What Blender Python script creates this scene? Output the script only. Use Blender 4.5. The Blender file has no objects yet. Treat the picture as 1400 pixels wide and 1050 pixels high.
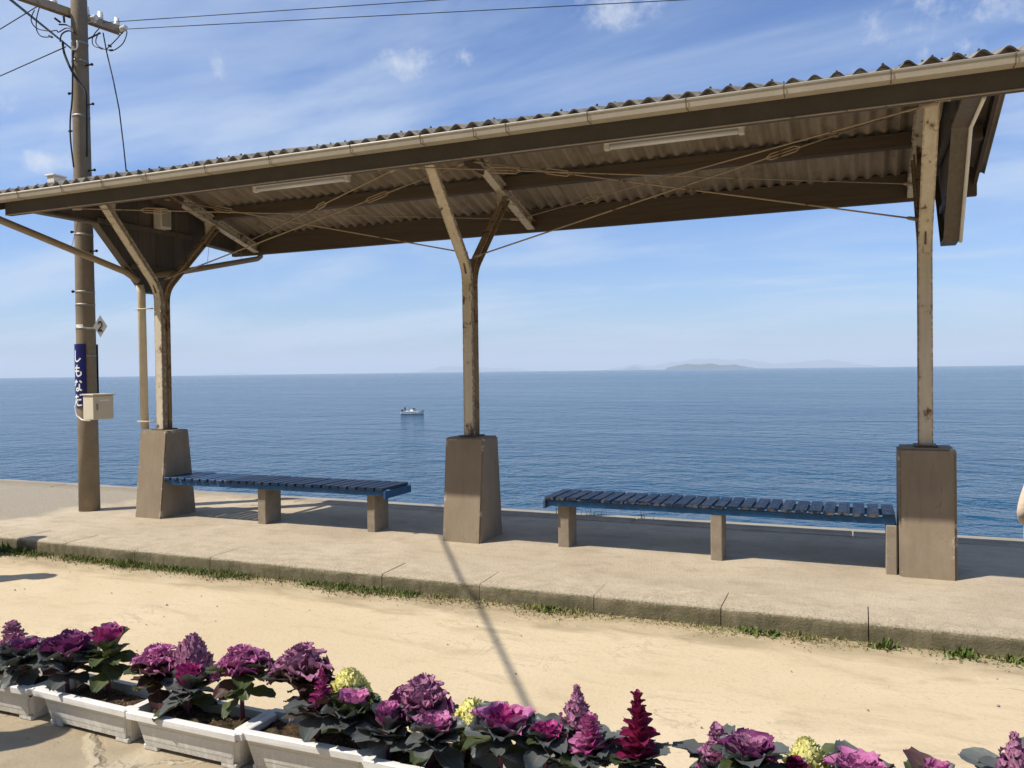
import bpy, bmesh, math, random
from mathutils import Vector, Matrix, noise as mnoise
R = math.radians
random.seed(7)
sc = bpy.context.scene
C = sc.collection

# ------------------------------------------------------------------ camera
IW, IH, FPX = 1400.0, 1050.0, 1129.24
CAM = Vector((0, 0, 1.5))
_yaw, _pit, _rol = 0.400534, -0.0169265, -0.0125348
_F = Vector((-math.sin(_yaw)*math.cos(_pit), math.cos(_yaw)*math.cos(_pit), math.sin(_pit)))
_R = Vector((math.cos(_yaw), math.sin(_yaw), 0)); _U = _R.cross(_F)
CR = _R*math.cos(_rol) + _U*math.sin(_rol); CU = -_R*math.sin(_rol) + _U*math.cos(_rol)
cam = bpy.data.cameras.new('Camera'); camo = bpy.data.objects.new('Camera', cam); C.objects.link(camo)
cam.sensor_width = 36; cam.lens = FPX/IW*36; cam.clip_start = 0.05; cam.clip_end = 120000
m = Matrix.Identity(4)
for i in range(3):
    m[i][0], m[i][1], m[i][2], m[i][3] = CR[i], CU[i], -_F[i], CAM[i]
camo.matrix_world = m
sc.camera = camo
def ray(x, y): return _F + CR*((x-IW/2)/FPX) + CU*((IH/2-y)/FPX)
def onY(x, y, Y): d = ray(x, y); return CAM + d*(Y/d.y)
def onZ(x, y, Z): d = ray(x, y); return CAM + d*((Z-CAM.z)/d.z)

# ------------------------------------------------------------------ light
SUN = Vector((-0.6, -0.51, 1.0)).normalized()          # towards the sun
SUN_EL = math.asin(SUN.z); SUN_AZ = math.atan2(SUN.x, SUN.y)
sl = bpy.data.lights.new('Sun', 'SUN'); sl.energy = 5.0; sl.angle = R(0.53); sl.color = (1.0, 0.93, 0.82)
so = bpy.data.objects.new('Sun', sl); C.objects.link(so)
so.rotation_euler = SUN.to_track_quat('Z', 'Y').to_euler(); so.location = (-12, -10, 20)
w = bpy.data.worlds.new('World'); sc.world = w; w.use_nodes = True
def build_world():
    nt = w.node_tree; nt.nodes.clear(); N = nt.nodes.new; L = nt.links.new
    out = N('ShaderNodeOutputWorld'); bg = N('ShaderNodeBackground'); L(bg.outputs[0], out.inputs[0])
    bg.inputs[1].default_value = 0.092
    sky = N('ShaderNodeTexSky'); sky.sky_type = 'NISHITA'; sky.sun_disc = False
    sky.sun_elevation = SUN_EL; sky.sun_rotation = SUN_AZ; sky.altitude = 10
    sky.air_density = 1.0; sky.dust_density = 0.7; sky.ozone_density = 2.6
    tc = N('ShaderNodeTexCoord')
    def math_(op, a, b=None, clamp=False):
        n = N('ShaderNodeMath'); n.operation = op; n.use_clamp = clamp
        for i, v in enumerate((a, b)):
            if v is None: continue
            if isinstance(v, (int, float)): n.inputs[i].default_value = v
            else: L(v, n.inputs[i])
        return n.outputs[0]
    def ramp(v, a, b):
        n = N('ShaderNodeMapRange'); n.interpolation_type = 'SMOOTHSTEP'; n.clamp = True
        L(v, n.inputs[0]); n.inputs[1].default_value = a; n.inputs[2].default_value = b; return n.outputs[0]
    # veil of thin cirrus: noise on a high layer (direction divided by its height)
    sep = N('ShaderNodeSeparateXYZ'); L(tc.outputs['Generated'], sep.inputs[0])
    zc = math_('ADD', math_('MAXIMUM', sep.outputs[2], 0.0), 0.16)
    cx = math_('DIVIDE', sep.outputs[0], zc); cy = math_('DIVIDE', sep.outputs[1], zc)
    comb = N('ShaderNodeCombineXYZ'); L(cx, comb.inputs[0]); L(cy, comb.inputs[1])
    mp = N('ShaderNodeMapping'); mp.inputs['Rotation'].default_value = (0, 0, R(35)); mp.inputs['Scale'].default_value = (0.55, 1.15, 1)
    L(comb.outputs[0], mp.inputs[0])
    n1 = N('ShaderNodeTexNoise'); n1.inputs['Scale'].default_value = 1.15; n1.inputs['Detail'].default_value = 6; n1.inputs['Roughness'].default_value = 0.58; n1.inputs['Distortion'].default_value = 0.4
    L(mp.outputs[0], n1.inputs[0])
    veil = math_('MULTIPLY', ramp(n1.outputs[0], 0.40, 0.68), 0.66)
    mix = N('ShaderNodeMix'); mix.data_type = 'RGBA'; L(veil, mix.inputs[0]); L(sky.outputs[0], mix.inputs[6])
    mix.inputs[7].default_value = (6.2, 7.3, 8.8, 1)
    # small fair-weather puffs
    n2 = N('ShaderNodeTexNoise'); n2.inputs['Scale'].default_value = 26; n2.inputs['Detail'].default_value = 8; n2.inputs['Roughness'].default_value = 0.62
    L(tc.outputs['Generated'], n2.inputs[0])
    tot = None
    for px, py, rx, ry, st in ((548, 88, 60, 34, 1.0), (632, 82, 36, 22, .7), (845, 12, 110, 36, .9), (65, 222, 46, 24, 1.0), (305, 92, 22, 46, .45), (40, 130, 190, 120, .42), (135, 186, 16, 14, .6), (20, 345, 80, 40, .5), (1340, 20, 240, 90, .62), (1042, 470, 24, 9, .5)):
        d0 = ray(px, py); up = (ray(px, py-100)-d0).normalized(); rt = (ray(px+100, py)-d0).normalized(); L0 = d0.length; dn = d0.normalized()
        def dot(vec, s):
            n = N('ShaderNodeVectorMath'); n.operation = 'DOT_PRODUCT'; L(tc.outputs['Generated'], n.inputs[0]); n.inputs[1].default_value = vec
            return n.outputs['Value']
        a = math_('DIVIDE', math_('SUBTRACT', dot(rt, 1), dn.dot(rt)), rx/FPX/L0)
        b = math_('DIVIDE', math_('SUBTRACT', dot(up, 1), dn.dot(up)), ry/FPX/L0)
        r2 = math_('ADD', math_('MULTIPLY', a, a), math_('MULTIPLY', b, b))
        front = math_('GREATER_THAN', dot(dn, 1), 0.5)
        g = math_('MULTIPLY', math_('MULTIPLY', math_('SUBTRACT', 1.0, r2, True), front), st)
        tot = g if tot is None else math_('MAXIMUM', tot, g)
    puff = math_('MULTIPLY', ramp(math_('ADD', math_('MULTIPLY', tot, 0.42), n2.outputs[0]), 0.68, 1.0), ramp(tot, 0.0, 0.25))
    puff = math_('MULTIPLY', puff, 0.62)
    mix2 = N('ShaderNodeMix'); mix2.data_type = 'RGBA'; L(puff, mix2.inputs[0]); L(mix.outputs[2], mix2.inputs[6])
    mix2.inputs[7].default_value = (7.8, 8.2, 8.8, 1)
    tint = N('ShaderNodeMix'); tint.data_type = 'RGBA'; tint.blend_type = 'MULTIPLY'; tint.inputs[0].default_value = 1; L(sky.outputs[0], tint.inputs[6]); tint.inputs[7].default_value = (0.88, 1.09, 1.47, 1); L(tint.outputs[2], mix.inputs[6])
    L(mix2.outputs[2], bg.inputs[0])
build_world()
vs = sc.view_settings; vs.view_transform = 'Standard'; vs.look = 'None'; vs.gamma = 1; vs.use_curve_mapping = False
vs.exposure = 0.2
sc.cycles.use_denoising = True
sc.cycles.max_bounces = 8; sc.cycles.volume_bounces = 1

# ------------------------------------------------------------------ materials
class NT:
    def __init__(s, name):
        s.m = bpy.data.materials.new(name); s.m.use_nodes = True; s.nt = s.m.node_tree
        s.b = s.nt.nodes['Principled BSDF']; s.out = s.nt.nodes['Material Output']
    def n(s, t, **k):
        x = s.nt.nodes.new('ShaderNode'+t)
        for a, v in k.items(): setattr(x, a, v)
        return x
    def l(s, a, b): s.nt.links.new(a, b)
    def pos(s, scale=(1, 1, 1), obj=False):
        if obj: o = s.n('TexCoord').outputs['Object']
        else: o = s.n('NewGeometry').outputs['Position']
        if scale == (1, 1, 1): return o
        mp = s.n('Mapping'); mp.inputs['Scale'].default_value = scale; s.l(o, mp.inputs[0]); return mp.outputs[0]
    def noise(s, p, sc_, det=4, rough=.55, dist=0):
        x = s.n('TexNoise'); x.inputs['Scale'].default_value = sc_; x.inputs['Detail'].default_value = det
        x.inputs['Roughness'].default_value = rough; x.inputs['Distortion'].default_value = dist; s.l(p, x.inputs[0]); return x.outputs[0]
    def ramp(s, v, a, b, lo=0, hi=1):
        x = s.n('MapRange'); x.clamp = True; s.l(v, x.inputs[0])
        for i, q in enumerate((a, b, lo, hi)): x.inputs[1+i].default_value = q
        return x.outputs[0]
    def math(s, op, a, b=0.0, clamp=False):
        x = s.n('Math', operation=op, use_clamp=clamp)
        for i, v in enumerate((a, b)):
            if isinstance(v, (int, float)): x.inputs[i].default_value = v
            else: s.l(v, x.inputs[i])
        return x.outputs[0]
    def mix(s, f, a, b, mode='MIX'):
        x = s.n('Mix', data_type='RGBA', blend_type=mode)
        for i, v in ((0, f), (6, a), (7, b)):
            if isinstance(v, (int, float)): x.inputs[i].default_value = v
            elif isinstance(v, tuple): x.inputs[i].default_value = (*v[:3], 1)
            else: s.l(v, x.inputs[i])
        return x.outputs[2]
    def bump(s, h, st, dist=.01, prev=None):
        x = s.n('Bump'); x.inputs['Strength'].default_value = st; x.inputs['Distance'].default_value = dist; s.l(h, x.inputs['Height'])
        if prev: s.l(prev, x.inputs['Normal'])
        return x.outputs[0]
    def edge(s, rad=.01):
        bv = s.n('Bevel'); bv.samples = 4; bv.inputs[0].default_value = rad
        g = s.n('NewGeometry'); d = s.n('VectorMath', operation='DOT_PRODUCT'); s.l(bv.outputs[0], d.inputs[0]); s.l(g.outputs['Normal'], d.inputs[1])
        return s.ramp(d.outputs['Value'], 0.99, 0.8)
    def fin(s, col=None, rough=None, nrm=None, spec=None, metal=None):
        for k, v in (('Base Color', col), ('Roughness', rough), ('Normal', nrm), ('Specular IOR Level', spec), ('Metallic', metal)):
            if v is None: continue
            if isinstance(v, tuple): s.b.inputs[k].default_value = (*v[:3], 1)
            elif isinstance(v, (int, float)): s.b.inputs[k].default_value = v
            else: s.l(v, s.b.inputs[k])
        return s.m

def mat_plain(name, col, rough=.6, var=.25, scale=8, bump=.15, bscale=60, spec=.4, metal=0):
    t = NT(name); p = t.pos()
    a = t.noise(p, scale, 5, .6); b = t.noise(p, bscale, 4, .6)
    f = t.math('ADD', t.math('MULTIPLY', a, .7), t.math('MULTIPLY', b, .3))
    lo = tuple(c*(1-var) for c in col); hi = tuple(min(1, c*(1+var)) for c in col)
    return t.fin(t.mix(t.ramp(f, .3, .7), lo, hi), rough, t.bump(b, bump, .005) if bump else None, spec, metal)

def mat_ground():
    t = NT('sandy_ground'); p = t.pos()
    big = t.noise(p, .55, 5, .55, .4); mid = t.noise(t.pos((1, 2.4, 1)), 2.2, 6, .6, .5); fine = t.noise(p, 42, 5, .7); grit = t.noise(p, 160, 3, .6)
    c = t.mix(t.ramp(big, .35, .68), (.54, .425, .265), (.62, .51, .345))
    c = t.mix(t.math('MULTIPLY', t.ramp(mid, .53, .70), .5), c, (.39, .31, .195))
    c = t.mix(t.math('MULTIPLY', t.ramp(fine, .54, .70), .42), c, (.36, .29, .185))
    c = t.mix(t.math('MULTIPLY', t.ramp(grit, .70, .78), .45), c, (.16, .13, .09))
    c = t.mix(t.math('MULTIPLY', t.ramp(grit, .35, .26), .35), c, (.72, .63, .46))
    wr = t.noise(t.pos((1, 1.7, 1)), 1.1, 5, .6, 1.2); vein = t.math('MULTIPLY', t.ramp(t.math('ABSOLUTE', t.math('SUBTRACT', wr, .5)), .010, .002), t.ramp(big, .46, .60))
    c = t.mix(t.math('MULTIPLY', vein, .5), c, (.30, .24, .15))
    sc2 = t.noise(t.pos((1, 3.5, 1)), 7, 4, .6, .8); c = t.mix(t.math('MULTIPLY', t.ramp(sc2, .64, .72), .4), c, (.33, .265, .165))
    # soil and dead moss gathered along the foot of the kerb
    sep = t.n('SeparateXYZ'); t.l(p, sep.inputs[0])
    soil = t.math('MULTIPLY', t.ramp(t.math('ADD', sep.outputs[1], t.math('MULTIPLY', t.math('SUBTRACT', mid, .5), .9)), 4.72, 5.16), .62)
    c = t.mix(soil, c, (.225, .175, .10))
    n = t.bump(mid, .25, .02); n = t.bump(fine, .45, .008, n); n = t.bump(grit, .35, .003, n)
    return t.fin(c, .92, n, .2)

def mat_paving():
    t = NT('old_concrete_paving'); p = t.pos()
    big = t.noise(p, .9, 5, .6, .5); mid = t.noise(p, 6, 6, .65); fine = t.noise(p, 60, 5, .7)
    c = t.mix(t.ramp(big, .35, .7), (.30, .245, .165), (.43, .355, .245))
    c = t.mix(t.math('MULTIPLY', t.ramp(mid, .5, .75), .6), c, (.23, .19, .13))
    c = t.mix(t.math('MULTIPLY', t.ramp(fine, .6, .75), .5), c, (.13, .11, .08))
    vp = t.n('VectorMath', operation='ADD'); t.l(p, vp.inputs[0])
    nz = t.n('TexNoise'); nz.inputs['Scale'].default_value = 3.5; nz.inputs['Detail'].default_value = 5; t.l(p, nz.inputs[0])
    sub = t.n('VectorMath', operation='MULTIPLY'); t.l(nz.outputs['Color'], sub.inputs[0]); sub.inputs[1].default_value = (.35, .35, 0); t.l(sub.outputs[0], vp.inputs[1])
    v = t.n('TexVoronoi', feature='DISTANCE_TO_EDGE'); v.inputs['Scale'].default_value = .9; t.l(vp.outputs[0], v.inputs[0])
    cr = t.ramp(v.outputs[0], .022, .004)
    c = t.mix(t.math('MULTIPLY', cr, .6), c, (.46, .40, .29))
    n = t.bump(mid, .4, .02); n = t.bump(fine, .5, .006, n); n = t.bump(cr, .8, .02, n)
    return t.fin(c, .9, n, .2)

def mat_platform():
    t = NT('platform_concrete'); p = t.pos()
    big = t.noise(p, .8, 5, .6, .6); mid = t.noise(t.pos((1, 1.6, 1)), 4, 6, .65); fine = t.noise(p, 48, 6, .72); grit = t.noise(p, 130, 3, .6)
    c = t.mix(t.ramp(big, .34, .68), (.43, .35, .245), (.57, .48, .35))
    c = t.mix(t.math('MULTIPLY', t.ramp(mid, .48, .70), .6), c, (.335, .27, .19))
    c = t.mix(t.math('MULTIPLY', t.ramp(fine, .53, .66), .6), c, (.27, .225, .16))
    c = t.mix(t.math('MULTIPLY', t.ramp(grit, .66, .76), .5), c, (.12, .10, .08))
    c = t.mix(t.math('MULTIPLY', t.ramp(grit, .36, .27), .4), c, (.68, .61, .49))
    sep = t.n('SeparateXYZ'); t.l(p, sep.inputs[0])
    wob = t.math('MULTIPLY', t.math('SUBTRACT', big, .5), 1.6)
    ml = t.ramp(t.math('ADD', sep.outputs[0], wob), -8.0, -8.3)      # rough weathered slab left of the utility pole
    my = t.ramp(t.math('ADD', sep.outputs[1], wob), 5.75, 5.95)
    c = t.mix(t.math('MULTIPLY', t.math('MULTIPLY', ml, my), .9), c, t.mix(t.ramp(fine, .4, .6), (.22, .19, .145), (.40, .35, .27)))
    mb = t.ramp(t.math('ADD', sep.outputs[1], t.math('MULTIPLY', t.math('SUBTRACT', mid, .5), .35)), 7.72, 7.95)
    c = t.mix(t.math('MULTIPLY', mb, .5), c, (.21, .165, .115))
    n = t.bump(mid, .5, .02); n = t.bump(fine, .8, .012, n); n = t.bump(grit, .5, .004, n)
    return t.fin(c, .92, n, .2)

def mat_kerb(face):
    t = NT('kerb_face_algae' if face else 'kerb_top'); p = t.pos()
    mid = t.noise(p, 7, 6, .65); fine = t.noise(p, 70, 6, .75); drip = t.noise(t.pos((14, 14, 2.0)), 1.6, 5, .6)
    if face:
        c = t.mix(t.ramp(mid, .35, .68), (.125, .112, .066), (.235, .20, .13))
        c = t.mix(t.math('MULTIPLY', t.ramp(drip, .5, .7), .6), c, (.085, .078, .048))
        c = t.mix(t.math('MULTIPLY', t.ramp(fine, .58, .7), .6), c, (.36, .31, .22))
        sep = t.n('SeparateXYZ'); t.l(p, sep.inputs[0])
        c = t.mix(t.ramp(t.math('ADD', sep.outputs[2], t.math('MULTIPLY', t.math('SUBTRACT', fine, .5), .1)), -.03, .0), c, (.46, .40, .30))
    else:
        c = t.mix(t.ramp(mid, .35, .68), (.43, .35, .245), (.57, .48, .35))
        sep = t.n('SeparateXYZ'); t.l(p, sep.inputs[0]); ed = t.ramp(sep.outputs[1], 5.42, 5.25, .35, .95)
        c = t.mix(t.math('MULTIPLY', t.ramp(fine, .50, .62), ed), c, (.19, .165, .12))
        c = t.mix(t.math('MULTIPLY', t.ramp(fine, .42, .30), .6), c, (.70, .64, .52))
    n = t.bump(fine, .9, .01); n = t.bump(mid, .3, .01, n)
    return t.fin(c, .93, n, .15)

def mat_footing():
    t = NT('footing_taupe_paint'); p = t.pos()
    a = t.noise(t.pos((1, 1, .5)), 5, 6, .6); b = t.noise(p, 55, 5, .7); drip = t.noise(t.pos((9, 9, .7)), 2.0, 5, .6)
    c = t.mix(t.ramp(a, .35, .68), (.235, .185, .13), (.30, .24, .172))
    c = t.mix(t.math('MULTIPLY', t.ramp(drip, .50, .70), .32), c, (.17, .132, .093))
    c = t.mix(t.math('MULTIPLY', t.ramp(b, .6, .75), .35), c, (.13, .10, .075))
    chip = t.math('MULTIPLY', t.math('ADD', t.edge(.05), .0), t.ramp(t.noise(p, 11, 5, .65), .575, .60))
    c = t.mix(chip, c, (.56, .52, .45))
    ck = t.noise(t.pos((3, 3, 1)), 1.7, 4, .6, .8); crk = t.math('MULTIPLY', t.ramp(t.math('ABSOLUTE', t.math('SUBTRACT', ck, .5)), .006, .002), t.ramp(a, .50, .58)); c = t.mix(t.math('MULTIPLY', crk, .3), c, (.06, .045, .03))
    n = t.bump(b, .35, .006); n = t.bump(a, .2, .01, n)
    return t.fin(c, .8, n, .3)

def mat_rustpaint(name, paint, amount=.5, rough=.55, edge=.024):
    t = NT(name); p = t.pos()
    a = t.noise(p, 9, 6, .65); s = t.noise(t.pos((12, 12, 1.2)), 2.2, 6, .65); b = t.noise(p, 90, 4, .7)
    c = t.mix(t.ramp(s, .35, .7), tuple(x*.82 for x in paint), paint)
    c = t.mix(t.math('MULTIPLY', t.ramp(a, .5, .72), .4), c, tuple(x*.6 for x in (paint[0], paint[1]*.92, paint[2]*.8)))
    e = t.math('MULTIPLY', t.edge(edge), t.ramp(t.noise(p, 26, 5, .7), .42, .50)) if edge else 0.0
    sp = t.math('MULTIPLY', t.ramp(t.math('ADD', t.math('MULTIPLY', a, .6), t.math('MULTIPLY', s, .4)), .61-.06*amount, .66-.06*amount), .9)
    f = t.math('MAXIMUM', e, sp)
    c = t.mix(f, c, t.mix(t.ramp(b, .35, .65), (.055, .026, .012), (.19, .085, .032)))
    return t.fin(c, t.ramp(f, 0, 1, rough, .9), t.bump(b, .25, .004), .35)

def mat_sheet(top):
    t = NT('roof_sheet_top' if top else 'roof_sheet_underside'); p = t.pos()
    a = t.noise(t.pos((3.2, .5, .5)), 2.4, 6, .65); b = t.noise(p, 40, 6, .7); c1 = t.noise(p, 6, 6, .65)
    if top:
        c = t.mix(t.ramp(c1, .35, .65), (.16, .145, .125), (.33, .31, .275))
        c = t.mix(t.math('MULTIPLY', t.ramp(b, .52, .64), .8), c, (.035, .032, .028))
    else:
        c = t.mix(t.ramp(a, .32, .68), (.205, .168, .128), (.35, .295, .23))
        c = t.mix(t.math('MULTIPLY', t.ramp(c1, .56, .74), .6), c, (.11, .078, .05))
        c = t.mix(t.math('MULTIPLY', t.ramp(b, .62, .74), .6), c, (.07, .05, .035))
    return t.fin(c, .9, t.bump(b, .3, .004), .2)

def mat_wood(name, col, worn=None, wornamt=.0, axis=1, rough=.6):
    t = NT(name); st = [30, 30, 30]; st[axis] = 1.5
    a = t.noise(t.pos(tuple(st)), 1.2, 6, .65); p = t.pos(); b = t.noise(p, 14, 6, .7); f = t.noise(p, 110, 4, .7)
    c = t.mix(t.ramp(a, .3, .7), tuple(x*.72 for x in col), tuple(x*1.2 for x in col))
    r = t.n('ObjectInfo').outputs['Random']
    c = t.mix(t.math('MULTIPLY', r, .45), c, tuple(x*.55 for x in col))
    if worn:
        k = t.math('ADD', t.math('ADD', t.math('MULTIPLY', b, .6), t.math('MULTIPLY', a, .4)), t.math('MULTIPLY', r, .06))
        c = t.mix(t.ramp(k, .64-wornamt, .67-wornamt), c, worn)
    return t.fin(c, rough, t.bump(a, .3, .004), .35)

def mat_sea():
    t = NT('sea_water'); p = t.pos()
    def layer(sx, sy, det=3, rough=.5, dist=.0, rot=0):
        mp = t.n('Mapping'); mp.inputs['Scale'].default_value = (sx, sy, 0); mp.inputs['Rotation'].default_value = (0, 0, R(rot)); t.l(p, mp.inputs[0])
        return t.noise(mp.outputs[0], 1, det, rough, dist)
    patch = layer(.0018, .010, 5, .6, .8, 23); p2 = layer(.010, .05, 4, .55, .5, 21)
    pat = t.math('ADD', t.math('MULTIPLY', patch, .6), t.math('MULTIPLY', p2, .4))
    wind = t.ramp(pat, .36, .62, .6, 1.0)
    h = None
    for lam, el, det, rot, k in ((.7, 1.1, 3, 31, .22), (1.8, 1.25, 3, 12, .20), (5, 1.4, 4, 28, .10), (18, 1.8, 4, 17, .045), (80, 3, 4, 23, .02)):
        q = t.math('MULTIPLY', layer(1/lam/el, 1/lam, det, .55, .35, rot), lam*k*3.0); h = q if h is None else t.math('ADD', h, q)
    bm = t.n('Bump'); bm.inputs['Distance'].default_value = 1.0; t.l(h, bm.inputs['Height']); t.l(wind, bm.inputs['Strength'])
    c = t.mix(t.ramp(pat, .35, .65), (.008, .054, .112), (.012, .072, .140))
    t.b.inputs['IOR'].default_value = 1.333
    return t.fin(c, t.ramp(pat, .35, .65, .16, .10), bm.outputs[0], .23)

def mat_leaf(name, inner, outer, vein=(.55, .4, .5), rough=.5, transl=.25):
    t = NT(name); uv = t.n('UVMap').outputs[0]; sep = t.n('SeparateXYZ'); t.l(uv, sep.inputs[0])
    r = t.n('ObjectInfo').outputs['Random']; p = t.pos()
    nz = t.noise(p, 60, 4, .6)
    f = t.math('ADD', sep.outputs[1], t.math('MULTIPLY', t.math('SUBTRACT', nz, .5), .5), True)
    c = t.mix(t.ramp(f, .15, .85), inner, outer)
    mid = t.ramp(t.math('ABSOLUTE', t.math('SUBTRACT', sep.outputs[0], .5)), .06, .015)
    ang = t.math('ADD', t.math('MULTIPLY', t.math('ABSOLUTE', t.math('SUBTRACT', sep.outputs[0], .5)), 1.3), t.math('MULTIPLY', sep.outputs[1], -1.0))
    sv = t.ramp(t.math('ABSOLUTE', t.math('SUBTRACT', t.math('FRACT', t.math('MULTIPLY', ang, 6.0)), .5)), .09, .03)
    v = t.math('MULTIPLY', t.math('MAXIMUM', mid, t.math('MULTIPLY', sv, .45)), t.ramp(sep.outputs[1], 1.0, .3))
    c = t.mix(t.math('MULTIPLY', v, .55), c, vein)
    c = t.mix(t.math('MULTIPLY', r, .35), c, tuple(x*.6 for x in outer))
    t.fin(c, rough, t.bump(t.math('ADD', nz, v), .25, .004), .35)
    tr = t.n('BsdfTranslucent'); t.l(c, tr.inputs[0]); ms = t.n('MixShader'); ms.inputs[0].default_value = transl
    t.l(t.b.outputs[0], ms.inputs[1]); t.l(tr.outputs[0], ms.inputs[2]); t.l(ms.outputs[0], t.out.inputs[0])
    return t.m

def mat_planter():
    t = NT('planter_white_plastic'); p = t.pos()
    a = t.noise(p, 9, 6, .7); s = t.noise(t.pos((22, 22, 2.5)), 1.5, 6, .7); g = t.noise(p, 130, 3, .6)
    sep = t.n('SeparateXYZ'); t.l(p, sep.inputs[0])
    low = t.ramp(t.math('ADD', sep.outputs[2], t.math('MULTIPLY', t.math('SUBTRACT', s, .5), .18)), .0, -.11)
    dirt = t.math('MULTIPLY', t.math('ADD', t.math('MULTIPLY', low, .7), .12), t.ramp(t.math('ADD', t.math('MULTIPLY', s, .6), t.math('MULTIPLY', g, .4)), .38, .62))
    c = t.mix(t.ramp(a, .35, .7), (.70, .685, .65), (.80, .79, .76))
    c = t.mix(dirt, c, (.24, .21, .165))
    return t.fin(c, .5, t.bump(a, .08, .004), .4)

def mat_soil():
    t = NT('potting_soil'); p = t.pos(); a = t.noise(p, 40, 6, .75); v = t.n('TexVoronoi'); v.inputs['Scale'].default_value = 120; t.l(p, v.inputs[0])
    c = t.mix(t.ramp(a, .4, .62), (.035, .024, .015), (.13, .085, .045))
    k = t.math('MULTIPLY', t.ramp(v.outputs[0], .32, .2), t.ramp(t.noise(p, 9, 3, .5), .48, .6))
    c = t.mix(k, c, (.46, .31, .13))
    return t.fin(c, .9, t.bump(a, 1, .02), .2)

def mat_grass():
    t = NT('kerb_grass'); a = t.n('Attribute', attribute_name='tint').outputs['Fac']
    c = t.mix(a, (.075, .125, .022), (.30, .24, .10))
    t.fin(c, .7, None, .2); return t.m

MT = dict(
    ground=mat_ground(), paving=mat_paving(), platform=mat_platform(), kerb=mat_kerb(False), kerbf=mat_kerb(True),
    footing=mat_footing(), cream=mat_rustpaint('cream_rusty_paint', (.65, .575, .45), .85), creamr=mat_rustpaint('cream_paint_darker_rusty', (.45, .345, .22), 1.15), brown=mat_rustpaint('brown_rusty_paint', (.16, .115, .075), .5),
    rod=mat_rustpaint('rod_paint', (.42, .33, .22), .7, .7, 0), gutter=mat_plain('gutter_beige_vinyl', (.41, .365, .29), .45, .16, 5, .05), brkt=mat_plain('bracket_rust', (.17, .12, .08), .8, .5, 30),
    bead=mat_plain('gutter_bead_sunlit', (.62, .58, .50), .35, .1, 5, 0),  # bead paler than the gutter: the lip's sun highlight is in the colour
    fascia=mat_plain('fascia_brown', (.082, .070, .056), .65, .2, 4), beam=mat_wood('roof_timber_brown', (.105, .076, .05), None, 0, 0), panel=mat_wood('end_panel_board', (.13, .108, .085), None, 0, 2),
    sheet_t=mat_sheet(True), sheet_u=mat_sheet(False), sheet_e=mat_plain('sheet_edge_lichen', (.045, .038, .03), .95, .5, 40, .4), blue=mat_wood('bench_blue_paint', (.016, .10, .26), (.075, .075, .085), .02, 0, .5), slat=mat_wood('bench_slat_weathered', (.011, .038, .092), (.15, .145, .15), .115, 1, .45), slat2=mat_wood('bench_slat_blue', (.012, .050, .125), (.06, .055, .055), .06, 1, .45),
    leg=mat_plain('bench_leg_concrete', (.27, .225, .17), .85, .22, 12, .4, 50, .2), pole=mat_plain('pole_concrete', (.23, .19, .14), .85, .3, 3, .3, 45, .2), white=mat_plain('white_paint', (.78, .76, .72), .5, .06, 12, .05), pipe=mat_rustpaint('downpipe_cream', (.66, .585, .45), .0, .5, 0), pipeb=mat_rustpaint('pipe_brown', (.34, .26, .17), .3, .6, 0),
    black=mat_plain('black_rubber', (.014, .014, .015), .55, .3, 30, .1), steel=mat_plain('galvanised_steel', (.30, .29, .27), .55, .25, 15, .1, 60, .5, .5), armrust=mat_rustpaint('crossarm_paint', (.42, .34, .25), .6, .6, .01), porcelain=mat_plain('porcelain', (.82, .80, .76), .25, .05, 20, 0),
    navy=mat_plain('sign_navy_enamel', (.012, .016, .13), .35, .15, 15, .03), signwhite=mat_plain('sign_white', (.82, .83, .83), .45, .05, 20, .02), signgrey=mat_plain('sign_plate_grey', (.36, .37, .385), .45, .08, 20, .02), boxb=mat_plain('cabinet_beige', (.60, .545, .43), .5, .08, 6, .04),
    planter=mat_planter(), soil=mat_soil(), grass=mat_grass(), sea=mat_sea(), hill=mat_plain('hill_forest', (.04, .06, .05), .9, .4, .004, 0), hill2=mat_plain('hillside_scrub', (.055, .07, .035), .95, .5, .6, 1, 3, .1), rock=mat_plain('embankment_rock', (.26, .23, .18), .95, .35, 1.2, .6, 6, .2),
    ledge=mat_plain('ledge_concrete', (.30, .27, .22), .9, .2, 3, .4, 40, .2), hull=mat_plain('boat_gelcoat', (.80, .79, .76), .3, .05, 1, 0), navyhull=mat_plain('boat_dark_trim', (.03, .05, .09), .4, .2, 2, 0), glass=mat_plain('smoked_glass', (.03, .04, .05), .1, .1, 2, 0), skin=mat_plain('skin', (.50, .30, .20), .55, .08, 20, .05), beige=mat_plain('beige_cotton', (.62, .46, .30), .85, .12, 18, .4, 120, .2), tan=mat_plain('pale_coat_cotton', (.66, .53, .40), .85, .16, 14, 1.0, 22, .2), hair=mat_plain('black_hair', (.012, .010, .009), .5, .3, 40, .3), dark=mat_plain('dark_cotton', (.03, .035, .05), .85, .2, 20, .2), shoe=mat_plain('shoe_leather', (.05, .035, .025), .6, .2, 20, .2), pebble=mat_plain('pebble', (.30, .26, .20), .9, .5, 30, .2), lamp=mat_plain('lamp_enamel', (.74, .70, .62), .4, .08, 12, .02), tube=mat_plain('unlit_tube_glass', (.80, .79, .76), .25, .04, 10, 0))
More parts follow.
